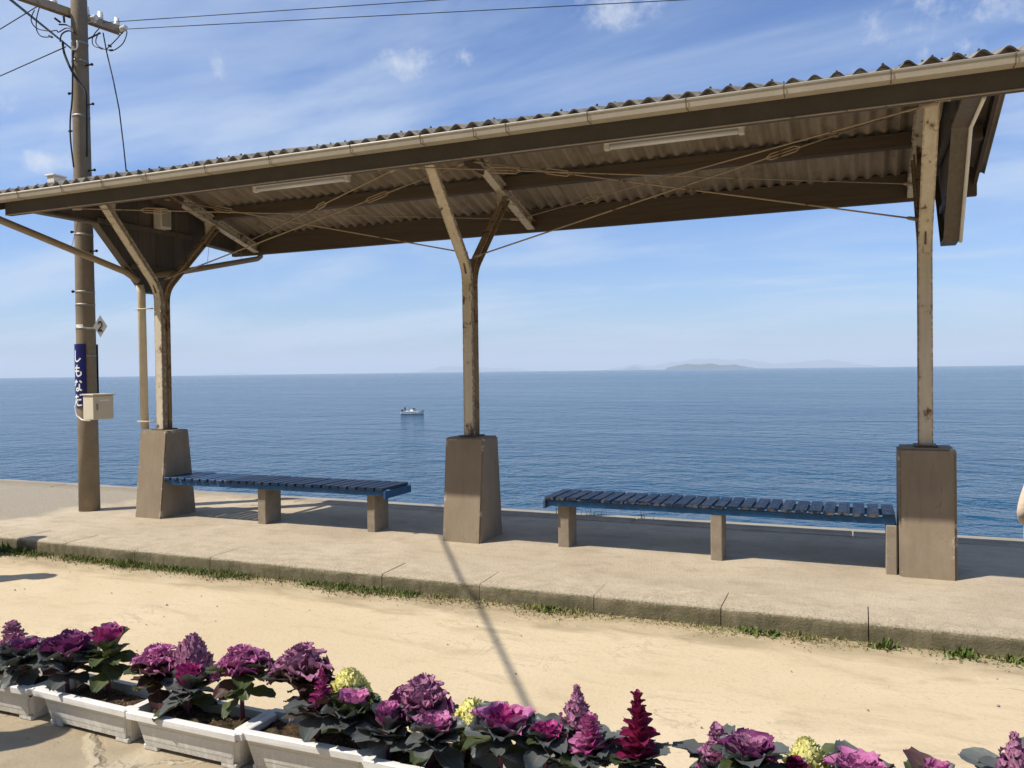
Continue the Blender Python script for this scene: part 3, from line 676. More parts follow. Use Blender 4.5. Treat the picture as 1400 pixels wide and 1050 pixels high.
# ------------------------------------------------------------------ benches
def bench(label, x0, x1, legs, end_left, end_right, slatmat):
    t_ = thing('slatted_bench', label, 'bench', ((x0+x1)/2, 6.70, 0), 0, 'blue benches under the shelter')
    ox, oy = (x0+x1)/2, 6.70
    def P(o): o.parent = t_; o.location = Vector(o.location)-Vector((ox, oy, 0)); return o
    n = int(round((x1-x0)/.099)); pt = (x1-x0)/n
    for k in range(n):
        y0 = 6.475+random.uniform(-.006, .006); z = .405+random.uniform(-.001, .003); wd = pt-.017-random.uniform(0, .006)
        o = P(boxo('slat', x0+k*pt, x0+k*pt+wd, y0, y0+.47, z, z+.026, slatmat, None, .004)); o.rotation_euler = (random.uniform(-.006, .006), random.uniform(-.012, .012), random.uniform(-.008, .008))
    for y in (6.50, 6.885): P(boxo('rail', x0+.012, x1-.012, y, y+.035, .355, .404, MT['blue'], None, .004))
    for f, x in ((end_left, x0-.012), (end_right, x1-.010)):
        if f: P(boxo('end_board', x, x+.022, 6.470, 6.94, .335, .403, MT['blue'], None, .004))
    for a, b, yf, yb in legs: P(boxo('leg', a, b, yf, yb, -.02, .353, MT['leg'], None, .006))
bench('blue slatted bench reaching from the left footing past the pole side', -6.69, -4.02, [(-5.545, -5.445, 6.56, 6.80), (-4.277, -4.19, 6.575, 6.82)], False, True, MT['slat2'])
bench('worn dark blue slatted bench butting against the right-hand footing', -2.46, .232, [(-2.372, -2.272, 6.56, 6.76), (-1.09, -1.0, 6.50, 6.70), (.155, .228, 6.48, 6.70)], True, False, MT['slat'])

# ------------------------------------------------------------------ utility pole and what hangs on it
PX, PY = -7.915, 6.60
UP = thing('utility_pole', 'tall tapering concrete utility pole with step bolts beside the shelter', 'utility pole', (PX, PY, 0))
def prad(z): return .109-.0048*z
bm = bmesh.new(); tube(bm, [(0, 0, -.1), (0, 0, 1), (0, 0, 3), (0, 0, 5), (0, 0, 8)], [prad(z) for z in (-.1, 1, 3, 5, 8)], 28); mesh_obj('shaft', bm, MT['pole'], UP)
bm = bmesh.new(); tube(bm, [(0, 0, 0), (.10, 0, 0), (.10, 0, .0), (.112, 0, 0)], [.009, .009, .016, .015], 8); SB = bpy.data.meshes.new('step_bolt'); bm.to_mesh(SB); bm.free(); SB.materials.append(MT['black'])
for s_, z in ((1, 2.865), (1, 3.30), (1, 3.75), (1, 4.47), (1, 4.9), (-1, 2.437), (-1, 3.1), (-1, 3.6), (-1, 4.216), (-1, 4.633), (1, 5.9), (-1, 6.1), (1, 6.4), (-1, 6.6), (1, 6.9), (-1, 7.2)):
    b = link('step_bolt', SB, UP); b.location = (s_*(prad(z)-.012), 0, z); b.rotation_euler = (0, 0, 0 if s_ > 0 else math.pi)
for z in (1.72, 2.02, 2.28, 2.42, 3.05, 4.35, 4.95, 5.15):
    bm = bmesh.new(); r_ = prad(z)+.003; tube(bm, [(0, 0, z-.012), (0, 0, z+.012)], r_, 24); mesh_obj('band', bm, MT['steel'], UP)
A0 = Vector((-7.888, 7.162, 5.50))-Vector((PX, PY, 0)); A1 = Vector((-8.125, 5.95, 5.50))-Vector((PX, PY, 0)); off = Vector((-.03, 0, 0))
ca = bmesh.new(); d = (A1-A0).normalized(); u = Vector((-d.y, d.x, 0))
for (ua, ub, za, zb) in ((-.04, .04, .035, .042), (-.04, -.032, -.04, .034), (.032, .04, -.04, .034)):
    q = [A0+off+u*ua, A1+off+u*ua, A1+off+u*ub, A0+off+u*ub]
    lo = [ca.verts.new(p+Vector((0, 0, za))) for p in q]; hi = [ca.verts.new(p+Vector((0, 0, zb))) for p in q]
    ca.faces.new(lo[::-1]); ca.faces.new(hi)
    for k in range(4): ca.faces.new((lo[k], lo[(k+1) % 4], hi[(k+1) % 4], hi[k]))
bmesh.ops.recalc_face_normals(ca, faces=ca.faces[:]); ARM = mesh_obj('crossarm', ca, MT['armrust'], UP)
bm = bmesh.new(); tube(bm, [(0, 0, 0), (0, 0, .03), (0, 0, .031), (0, 0, .06), (0, 0, .061), (0, 0, .09)], [.032, .036, .024, .034, .02, .028], 12); INS = bpy.data.meshes.new('insulator'); bm.to_mesh(INS); bm.free(); INS.materials.append(MT['porcelain'])
for t_ in (.04, .2, .33, .62, .8, .93):
    b = link('insulator', INS, ARM); b.location = A0+(A1-A0)*t_+off+Vector((0, 0, .043))
for t_ in (.02, .3, .95):
    b = link('strain_insulator', INS, ARM); b.location = A0+(A1-A0)*t_+off+u*.05; b.rotation_euler = Vector((u.x, u.y, 0)).to_track_quat('Z', 'Y').to_euler()
off2 = Vector((PX, PY, 0))
# loops of jumper cable round the pole head
def sag(a, b, s, n=14, side=Vector((0, 0, 0))):
    a, b = Vector(a), Vector(b); return [a+(b-a)*(k/n)+Vector((0, 0, -s*4*(k/n)*(1-k/n)))+side*(4*(k/n)*(1-k/n)) for k in range(n+1)]
def jump(a, b, s, r=.007, side=(0, 0, 0)): return tubeo('jumper_cable', sag(a, b, s, 14, Vector(side)), r, MT['black'], UP, 6)
def pxcable(name, pts, Y, r=.006, mat='black'):
    q = [onY(x/7, y/7, Y)-off2 for x, y in pts]
    out = []
    for i in range(len(q)-1):
        p0, p1, p2, p3 = q[max(i-1, 0)], q[i], q[i+1], q[min(i+2, len(q)-1)]
        for k in range(4):
            t = k/4; out.append(.5*((2*p1)+(-p0+p2)*t+(2*p0-5*p1+4*p2-p3)*t*t+(-p0+3*p1-3*p2+p3)*t**3))
    out.append(q[-1]); return tubeo(name, out, r, MT[mat], UP, 6)
pxcable('jumper_cable', [(1190, 275), (1215, 310), (1180, 410), (1110, 470), (1060, 482), (960, 460), (900, 440), (882, 390), (900, 330), (950, 270)], 7.0)
pxcable('jumper_cable', [(1180, 300), (1120, 370), (1050, 440), (1005, 472), (930, 430), (918, 380), (945, 310)], 6.95)
pxcable('jumper_cable', [(380, 60), (350, 180), (352, 290), (400, 350), (490, 352)], 6.3); pxcable('jumper_cable', [(330, 95), (297, 190), (350, 270), (470, 297), (540, 290), (560, 308), (640, 268), (710, 300)], 6.38)
pxcable('jumper_cable', [(575, 400), (590, 330), (650, 295), (715, 312)], 6.42, .008); pxcable('jumper_cable', [(565, 235), (640, 240), (690, 275), (730, 330)], 6.44, .008); pxcable('jumper_cable', [(960, 315), (900, 345), (840, 372)], 6.75, .009)
for pts in ([(525, 175), (545, 190), (575, 212)], [(608, 148), (612, 175), (616, 215)], [(470, 340), (485, 350), (500, 356)], [(1040, 432), (1050, 440), (1062, 446)], [(1050, 480), (1062, 482), (1078, 480)], [(955, 455), (968, 462), (982, 466)]): pxcable('cable_clamp', pts, 6.43 if pts[0][0] < 900 else 6.97, .012)
pxcable('riser_cable', [(600, 400), (610, 490), (650, 600), (700, 700), (770, 810), (820, 890), (826, 1050), (830, 1500)], 6.46, .013)
pxcable('riser_cable', [(700, 480), (695, 700), (690, 950), (672, 1150), (676, 1350), (706, 1600)], 6.46, .009)
pxcable('ground_strap', [(690, 470), (725, 470), (742, 440), (738, 390)], 6.44, .008, 'white'); pxcable('ground_strap', [(835, 180), (870, 170), (915, 185)], 6.7, .008, 'white'); pxcable('ground_strap', [(835, 215), (870, 205), (920, 215)], 6.7, .008, 'white')
tubeo('conduit', [onY(x, y, 6.44)-off2 for x, y in ((107, 546), (103, 556), (105, 568), (112, 574), (123, 575))], .009, MT['white'], UP, 8)
# small maker's plate
bm = bmesh.new(); rr_ = prad(2.1)+.002; q0 = [bm.verts.new((rr_*math.cos(a_), rr_*math.sin(a_), 2.025)) for a_ in [R(250+9*k) for k in range(7)]]; q1 = [bm.verts.new((v_.co.x, v_.co.y, 2.06)) for v_ in q0]
for k in range(6): bm.faces.new((q0[k], q0[k+1], q1[k+1], q1[k]))
mesh_obj('pole_tag', bm, MT['signwhite'], UP)

# overhead wires
def wire(label, pts, r=.007, sagv=0): tag(tubeo('overhead_wire', pts, r, MT['black'], None, 6), label, 'wire', 'overhead wires')
e1, e1b = onZ(168, 40, 5.51), onZ(930, 0, 5.51); wire('thin overhead wire crossing the sky lowest, from the crossarm end to upper right', [e1+(e1b-e1)*t_*4 for t_ in [k/30 for k in range(31)]], .0045)
e2, e2b = onZ(140, 31, 5.51), onZ(600, 0, 5.51); wire('thin overhead wire rising more steeply to upper right', [e2+(e2b-e2)*t_*6 for t_ in [k/30 for k in range(31)]], .0045)
e3, e3b = onZ(57, 5, 5.51), onZ(0, 40, 5.51); wire('short thin wire from the crossarm to the left picture edge', [e3+(e3b-e3)*t_ for t_ in (0, 1, 5, 14)], .006)
e4, e4b = onZ(90, 64, 5.05), onZ(0, 104, 5.05); wire('lower thin wire from the pole to the left picture edge', [e4+(e4b-e4)*t_ for t_ in (0, 1, 5, 14)], .006)
S1, S2 = Vector((-3.45, 6.515, 0)), Vector((-1.417, 3.533, -.11)); nrm = (S2-S1).cross(SUN).normalized()   # the cable lies in the plane through its own shadow and the sun
def in_plane(d): return CAM + d*((S1-CAM).dot(nrm)/d.dot(nrm))
ca_, cb_ = in_plane(ray(97, 66)), in_plane(ray(15, 0))
print('CABLE', ca_, cb_)
wire('thick black cable bundle running from the pole head towards the viewer', [ca_+(cb_-ca_)*t_ for t_ in (-.15, 0, .5, 1, 1.5, 2, 3)], .0145)
wire('drop wire hanging from the crossarm down to the shelter roof', [onY(x, y, Y) for x, y, Y in ((141, 45, 6.75), (146, 72, 6.75), (155, 110, 6.7), (163, 150, 6.66), (169, 200, 6.62), (173, 238, 6.60))], .007)

# signs and cabinet on the pole
def ribbon(bm, pts, wd, place, seg=6):
    """a flat brush stroke with round ends; place maps (u, v) to a 3-D point"""
    P = [Vector(p) for p in pts]; Q = []
    for i in range(len(P)-1):
        p0, p1, p2, p3 = P[max(i-1, 0)], P[i], P[i+1], P[min(i+2, len(P)-1)]
        for k in range(seg):
            t = k/seg; Q.append(.5*((2*p1)+(-p0+p2)*t+(2*p0-5*p1+4*p2-p3)*t*t+(-p0+3*p1-3*p2+p3)*t**3))
    Q.append(P[-1]); Lr = []
    for i, p in enumerate(Q):
        d = (Q[min(i+1, len(Q)-1)]-Q[max(i-1, 0)]); d = d.normalized() if d.length > 1e-6 else Vector((1, 0)); n = Vector((-d.y, d.x))
        k = wd*(.75 if i in (0, len(Q)-1) else 1); Lr.append((bm.verts.new(place(p+n*k)), bm.verts.new(place(p-n*k))))
    for (a, b), (c, e) in zip(Lr, Lr[1:]): bm.faces.new((a, b, e, c))
GL = {'shi': [[(.3, .95), (.28, .5), (.32, .15), (.55, .05), (.85, .3)]],
      'mo': [[(.5, .97), (.42, .6), (.42, .2), (.6, .05), (.85, .18), (.82, .42)], [(.18, .72), (.75, .72)], [(.15, .46), (.72, .46)]],
      'na': [[(.1, .78), (.55, .80)], [(.38, .97), (.3, .65), (.12, .42)], [(.72, .88), (.9, .72)], [(.68, .62), (.68, .2), (.5, .06), (.36, .16), (.5, .28), (.9, .08)]],
      'da': [[(.08, .76), (.6, .79)], [(.36, .97), (.28, .55), (.08, .08)], [(.48, .52), (.85, .54)], [(.46, .24), (.52, .08), (.9, .10)], [(.74, .98), (.8, .86)], [(.9, 1.0), (.96, .88)]],
      'two': [[(.15, .72), (.3, .93), (.65, .93), (.8, .7), (.6, .42), (.15, .06), (.5, .06), (.88, .06)]]}
def curved_sign(label, ang):
    zc, hh, half = 1.50, .345, R(50); rad = prad(1.5)+.012
    t_ = thing('name_sign', label, 'sign', (PX, PY, zc-hh), 0, 'station name signs on the pole')
    bm = bmesh.new(); n = 14; rows = []
    for r_ in (rad, rad+.004):
        rows.append([[bm.verts.new((r_*math.cos(ang-half+2*half*k/n), r_*math.sin(ang-half+2*half*k/n), z)) for k in range(n+1)] for z in (0, 2*hh)])
    (i0, i1), (o0, o1) = rows
    for k in range(n): bm.faces.new((o0[k], o0[k+1], o1[k+1], o1[k])); bm.faces.new((i0[k+1], i0[k], i1[k], i1[k+1])); bm.faces.new((i0[k], i0[k+1], o0[k+1], o0[k])); bm.faces.new((o1[k], o1[k+1], i1[k+1], i1[k]))
    for k in (0, n): bm.faces.new((i0[k], o0[k], o1[k], i1[k]))
    bmesh.ops.recalc_face_normals(bm, faces=bm.faces[:]); mesh_obj('sign_plate', bm, MT['navy'], t_)
    for gi, g in enumerate(('shi', 'mo', 'na', 'da')):
        bm = bmesh.new(); ch = .135; z0 = 2*hh-.035-(gi+1)*ch*1.2
        def place(p): a = ang+(p.x-.5)*ch*1.0/(rad+.006); return ((rad+.006)*math.cos(a), (rad+.006)*math.sin(a), z0+p.y*ch)
        for st in GL[g]: ribbon(bm, st, .062, place)
        mesh_obj('letter', bm, MT['signwhite'], t_)
curved_sign('navy enamel station name sign with white kana, left side of the pole', R(269))
curved_sign('navy enamel sign on the far right side of the pole, seen edge on', R(96))
dm = onY(137, 446, 6.47); t_ = thing('number_sign', 'grey diamond plate with a black number 2 on the pole', 'sign', dm); t_.rotation_euler = (0, 0, R(22))
bm = bmesh.new(); vs_ = [bm.verts.new((x, y, z)) for y in (0, .004) for x, z in ((0, .118), (.075, 0), (0, -.118), (-.075, 0))]
bm.faces.new(vs_[:4]); bm.faces.new(vs_[4:][::-1])
for k in range(4): bm.faces.new((vs_[k], vs_[(k+1) % 4], vs_[4+(k+1) % 4], vs_[4+k]))
bmesh.ops.recalc_face_normals(bm, faces=bm.faces[:]); mesh_obj('plate', bm, MT['signgrey'], t_)
bm = bmesh.new()
for st in GL['two']: ribbon(bm, st, .085, lambda p: ((p.x-.5)*.062, -.003, (p.y-.5)*.105))
mesh_obj('numeral', bm, MT['black'], t_); boxo('bracket', -.16, -.02, .005, .015, -.03, -.01, MT['steel'], t_, .001)
c = onY(135.5, 573, 6.40); t_ = thing('meter_cabinet', 'beige steel meter cabinet strapped to the utility pole', 'cabinet', c, R(82))
boxo('case', -.115, .115, -.085, .10, 0, .255, MT['boxb'], t_, .005); boxo('lid', -.13, .13, -.105, .105, .256, .272, MT['boxb'], t_, .004)
dr = boxo('door', -.105, .105, -.092, -.086, .01, .246, MT['boxb'], t_, .002); b = boxo('handle', -.085, -.07, -.104, -.0925, .10, .17, MT['steel'], t_, .002); b.parent = dr; b.location = Vector(b.location)-Vector(dr.location)
b = boxo('label_plate', -.05, .06, -.0945, -.0925, .195, .21, MT['signwhite'], t_, .0003); b.parent = dr; b.location = Vector(b.location)-Vector(dr.location)

b = onY(77, 252, 5.62); t_ = thing('roof_box', 'small cream box with a flat lid on the roof left of the pole', 'box', (b.x, b.y, roof_z(b.y)-.01))
boxo('case', -.05, .05, -.06, .06, 0, .10, MT['lamp'], t_, .006); boxo('lid', -.065, .06, -.075, .075, .101, .118, MT['white'], t_, .004)

# ------------------------------------------------------------------ planters
def planter_mesh():
    bm = bmesh.new(); L_, D, H = .60, .215, .175
    def ring(l, d, z): return [bm.verts.new((sx*l/2, sy*d/2, z)) for sx, sy in ((-1, -1), (1, -1), (1, 1), (-1, 1))]
    lv = [ring(L_*.86, D*.70, .022), ring(L_*.95, D*.90, H-.034), ring(L_*.95+.002, D*.90+.002, H-.032), ring(L_+.03, D+.03, H-.030), ring(L_+.034, D+.034, H-.002), ring(L_+.026, D+.026, H), ring(L_*.95, D*.90-.012, H), ring(L_*.93, D*.86, H-.06)]
    bm.faces.new(lv[0][::-1])
    for a, b in zip(lv, lv[1:]):
        for k in range(4): bm.faces.new((a[k], a[(k+1) % 4], b[(k+1) % 4], b[k]))
    bmesh.ops.bevel(bm, geom=[e for e in bm.edges if abs((e.verts[0].co-e.verts[1].co).x) < .06 and abs((e.verts[0].co-e.verts[1].co).y) < .06], offset=.016, segments=3, affect='EDGES')
    for sx in (-1, 1):          # feet at the ends
        x0, x1 = sx*L_*.43, sx*L_*.29
        box(bm, min(x0, x1), max(x0, x1), -D*.345, D*.345, 0, .024, .004)
    # embossed panel on the long sides
    for sy in (-1, 1):
        a = [(-L_*.40, .05), (L_*.40, .05), (L_*.43, H-.062), (-L_*.43, H-.062)]
        f = [bm.verts.new((x, sy*(D*(.35+.10*(z-.022)/(H-.056))+.0015), z)) for x, z in a]; g = [bm.verts.new((x*.985, sy*(D*(.35+.10*(z-.022)/(H-.056))-.004), z)) for x, z in a]
        bm.faces.new(f)
        for k in range(4): bm.faces.new((f[k], f[(k+1) % 4], g[(k+1) % 4], g[k]))
    bmesh.ops.recalc_face_normals(bm, faces=bm.faces[:])
    me = bpy.data.meshes.new('tub'); bm.to_mesh(me); bm.free(); me.materials.append(MT['planter']); return me
TUB = planter_mesh()
def soil_mesh(seed):
    bm = bmesh.new(); nx, ny = 36, 14
    v = [[bm.verts.new((-.275+.55*i/nx, -.088+.176*j/ny, .148+.022*mnoise.noise((i*.22+seed, j*.22, seed))+.010*mnoise.noise((i*.9+seed, j*.9, seed))-.02*(max(abs(i/nx-.5), abs(j/ny-.5))*2)**6)) for i in range(nx+1)] for j in range(ny+1)]
    for j in range(ny):
        for i in range(nx): bm.faces.new((v[j][i], v[j][i+1], v[j+1][i+1], v[j+1][i]))
    me = bpy.data.meshes.new('soil'); bm.to_mesh(me); bm.free(); me.materials.append(MT['soil']); return me
PLX = [-4.50, -3.86, -3.225, -2.615, -2.045, -1.42, -.79, -.16, .47]
PL_LAB = ['white planter wholly beyond the left picture edge', 'white planter cut by the left picture edge, in shade', 'dirty white planter with big dark purple cabbages, half in shade', 'sunlit white planter under the tall frilly mauve heads', 'sunlit white planter with a small print mark, below the yellow cabbage', 'white planter below the wide magenta rosette, bottom edge of the picture', 'white planter below the pointed burgundy spire', 'white planter below the pale frilly head and purple rosette', 'white planter at the bottom right corner']
for k, x in enumerate(PLX):
    if k == 0: continue
    p = thing('planter_box', PL_LAB[k], 'planter', (x, 2.735+random.uniform(-.025, .025), GZ+.004), R(random.uniform(-3, 1.5)), 'planters along the path')
    link('tub', TUB, p); link('soil', soil_mesh(k*3.3), p)

# ------------------------------------------------------------------ ornamental cabbages
def leaf_mesh(name, L_, W, cup, ruf, mat, seed, nu=6, nv=6, stalk=.12):
    rnd = random.Random(seed); bm = bmesh.new(); uvl = bm.loops.layers.uv.new('UVMap'); g = []; ph = rnd.uniform(0, 6)
    for j in range(nv+1):
        v = j/nv; wv = W*(math.sin(math.pi*min(1, (v*.88+.10)))**.62)*(.30+.70*min(1, v/(stalk+.25))) if v < 1 else W*.30
        row = []
        for i in range(nu+1):
            u = i/nu-.5; e = abs(u)*2; ed = max(e**2, (max(0, v-.55)/.45)**2)
            rz = ruf*ed*math.sin(ph+v*13+u*9)+ruf*.55*ed*math.sin(ph*2+v*22-u*15)
            row.append((bm.verts.new((u*wv*(1+.05*math.sin(ph+v*23)), v*L_+ruf*.5*ed*math.sin(u*21+ph), cup*e*e*wv+rz-.28*cup*L_*v*v+.18*L_*v*(1-v))), (u+.5, v)))
        g.append(row)
    for j in range(nv):
        for i in range(nu):
            q = (g[j][i], g[j][i+1], g[j+1][i+1], g[j+1][i]); f = bm.faces.new([x[0] for x in q]); f.smooth = True
            for lp, x in zip(f.loops, q): lp[uvl].uv = x[1]
    me = bpy.data.meshes.new(name); bm.to_mesh(me); bm.free(); me.materials.append(mat); return me
LEAF = {}
def leaf(kind, mat, i):
    key = (kind, mat, i % 3)
    if key not in LEAF:
        L_, W, cup, ruf, st = {'ros': (1, .95, .30, .055, .05), 'bud': (1, .80, .42, .03, .05), 'out': (1, .72, .16, .03, .35), 'spi': (1, .72, .30, .03, .05), 'ruf': (1, 1.15, .30, .13, .05)}[kind]
        LEAF[key] = leaf_mesh('leaf', L_, W, cup, ruf, LF[mat], hash(kind) % 97+i % 3*7+len(mat), {'ros': 9, 'out': 7, 'ruf': 14}.get(kind, 5), {'ros': 9, 'out': 7, 'ruf': 11}.get(kind, 5), st)
    return LEAF[key]
def add_leaf(par, kind, mat, i, loc, az, elev, size, roll=0):
    o = link('leaf', leaf(kind, mat, i), par); o.location = loc
    o.rotation_mode = 'XYZ'
    mt = Matrix.Rotation(az, 4, 'Z') @ Matrix.Rotation(elev, 4, 'X') @ Matrix.Rotation(roll, 4, 'Y')
    o.rotation_euler = mt.to_euler(); o.scale = (size,)*3; return o
GA = 2.39996
def frill_head(par, mat, c, rad, hgt, n, seed, open_=0.0, cone=0.0):
    """a bolted, frilly head: many small ruffled leaflets on a dome or cone"""
    rnd = random.Random(seed); bm = bmesh.new(); uvl = bm.loops.layers.uv.new('UVMap')
    for k in range(n):
        t = (k+.5)/n; z = t; rr = rad*(math.sqrt(1-t*t)*(1-cone)+(1-t)*cone)+.004; a = k*GA+rnd.uniform(-.4, .4); rr *= rnd.uniform(.8, 1.08)*(1+.22*mnoise.noise((math.cos(a)*2.2, math.sin(a)*2.2, t*5+seed)))
        base = Vector((math.cos(a)*rr, math.sin(a)*rr, hgt*(z-.5)+rnd.uniform(-.008, .008))); nrm = Vector((math.cos(a), math.sin(a), .35+1.2*t+rnd.uniform(-.2, .3))).normalized()
        u = nrm.cross(Vector((0, 0, 1))).normalized(); v = u.cross(nrm)
        s_ = rad*rnd.uniform(.25, .40)*(1-.45*t*cone)+.004
        if cone > .5: base = Vector((base.x*rnd.uniform(.5, 1.4), base.y*rnd.uniform(.5, 1.4), base.z)); s_ *= 1.15
        g = []; ph = rnd.uniform(0, 6)
        for j in range(4):
            row = []
            for i in range(6):
                x = (i/5-.5)*2; y = j/3; wv = .35+.75*y
                p = base + u*(x*wv*s_*.66) + (nrm*.55+v*.75).normalized()*(y*s_*(1-.25*x*x)) + nrm*(s_*.34*y*math.sin(ph+i*2.5+j)) + v*(s_*.22*y*math.cos(ph+i*2.1))
                row.append((bm.verts.new(c+p), (.5+x*.5, .25+.75*y)))
            g.append(row)
        for j in range(3):
            for i in range(5):
                q = (g[j][i], g[j][i+1], g[j+1][i+1], g[j+1][i]); f = bm.faces.new([x[0] for x in q]); f.smooth = True
                for lp, x in zip(f.loops, q): lp[uvl].uv = x[1]
    o = mesh_obj('frilly_head', bm, LF[mat], par); stuff(o); return o
def stem(par, top, r=.010):
    rnd = random.Random(int(top.x*1000)); bm = bmesh.new(); tube(bm, [Vector((0, 0, -.02)), Vector((top.x*.3+rnd.uniform(-.01, .01), top.y*.3, top.z*.45)), top], [r*1.2, r, r*.8], 8); mesh_obj('stem', bm, LF['stem'], par)
def cabbage(kind, px, py, wpx, hpx, inner, outer, skirt, label, Y=2.73, seed=0, nskirt=6, tilt=None):
    rnd = random.Random(seed+int(px)); c = onY(px, py, Y); sc_ = (c-CAM).dot(_F)/FPX; rad = wpx*sc_/2*1.12; hgt = hpx*sc_*1.08
    if kind == 'ruf': rad *= 1.22; hgt *= 1.15
    base = Vector((c.x+rnd.uniform(-.02, .02), min(max(Y+rnd.uniform(-.015, .015), 2.67), 2.80), GZ+.148))
    t_ = thing('ornamental_cabbage', label, 'plant', base, 0, 'ornamental cabbages in the planters')
    hc = c-base
    if kind in ('ros', 'bud'):
        b0 = hc-Vector((0, 0, hgt*.38)); stem(t_, b0); n = 26 if kind == 'ros' else 22
        for k in range(n):
            t = k/(n-1); el = R(86-62*t**.9) if kind == 'ros' else R(88-34*t); s_ = rad*(.50+.62*t) if kind == 'ros' else hgt*(.72+.10*t)
            m_ = inner if t < .55 else (outer if t < .85 else skirt)
            r0 = rad*(.05+.14*t); a = k*GA
            add_leaf(t_, 'ros' if kind == 'ros' else 'bud', m_, k, b0+Vector((-math.sin(a)*r0, math.cos(a)*r0, hgt*(.16*(1-t)))), a, el+rnd.uniform(-.12, .12), s_*rnd.uniform(.9, 1.1), rnd.uniform(-.15, .15))
    elif kind == 'ruf':
        b0 = hc-Vector((0, 0, hgt*.5)); stem(t_, hc+Vector((0, 0, hgt*.2)), .009); n = 30 if hgt > .1 else 24
        for k in range(n):
            t = k/(n-1); a = k*GA+rnd.uniform(-.3, .3); s_ = rad*(1.02-.52*t)*rnd.uniform(.8, 1.12)
            add_leaf(t_, 'ruf', outer if t < .22 else inner, k, b0+Vector((-math.sin(a)*rad*.10, math.cos(a)*rad*.10, hgt*(.02+.62*t))), a, R(16+60*t**1.2)+rnd.uniform(-.22, .22), s_, rnd.uniform(-.35, .35))
    elif kind == 'spi':
        b0 = hc-Vector((0, 0, hgt*.5)); stem(t_, hc+Vector((0, 0, hgt*.40)), .008); n = 44
        for k in range(n):
            t = k/(n-1); a = k*GA; s_ = rad*(1.0-.66*t)*1.18
            add_leaf(t_, 'spi', inner if k % 4 else outer, k, b0+Vector((0, 0, hgt*.97*t)), a, R(18+48*t)+rnd.uniform(-.12, .12), s_*rnd.uniform(.9, 1.12), rnd.uniform(-.2, .2))
    else:
        cone = .9 if kind == 'frc' else .25; stem(t_, hc-Vector((0, 0, hgt*.3)), .009)
        frill_head(t_, inner, hc, rad*.86, hgt*.92, (130 if kind == 'frc' else 300) if hgt > .1 else 210, seed+int(px), 0, cone)
        b0 = hc-Vector((0, 0, hgt*.45))
        for k in range(8):
            a = k*GA; add_leaf(t_, 'ros', outer, k, b0, a, R(40)+rnd.uniform(-.2, .2), rad*rnd.uniform(.7, .95), rnd.uniform(-.2, .2))
    if inner != 'cream':
        nc = 7 if kind != 'spi' else 9                          # collar of broad leaves right under the head
        for k in range(nc):
            a = k*2*math.pi/nc+rnd.uniform(-.25, .25)
            add_leaf(t_, 'out', skirt if k % 3 else rnd.choice(('green', 'outer', skirt)), k, hc-Vector((0, 0, hgt*(.40 if kind != 'spi' else .5)+rnd.uniform(0, .02))), a, R(rnd.uniform(-6, 30)), max(.085, rad*1.15)*rnd.uniform(.85, 1.2), rnd.uniform(-.3, .3))
    for k in range(nskirt):                                    # old drooping leaves low on the stalk
        a = k*GA*1.1+rnd.uniform(0, 1); z = (hc.z-hgt*.4)*rnd.uniform(.48, 1.05); q = Vector((hc.x*z/max(hc.z, .01)*.7, hc.y*z/max(hc.z, .01)*.7, z))
        add_leaf(t_, 'out', skirt if k % 4 else rnd.choice(('green', 'bronze', 'outer')), k, q, a, R(rnd.uniform(-22, 45)), rnd.uniform(.10, .155), rnd.uniform(-.3, .3))
    return t_
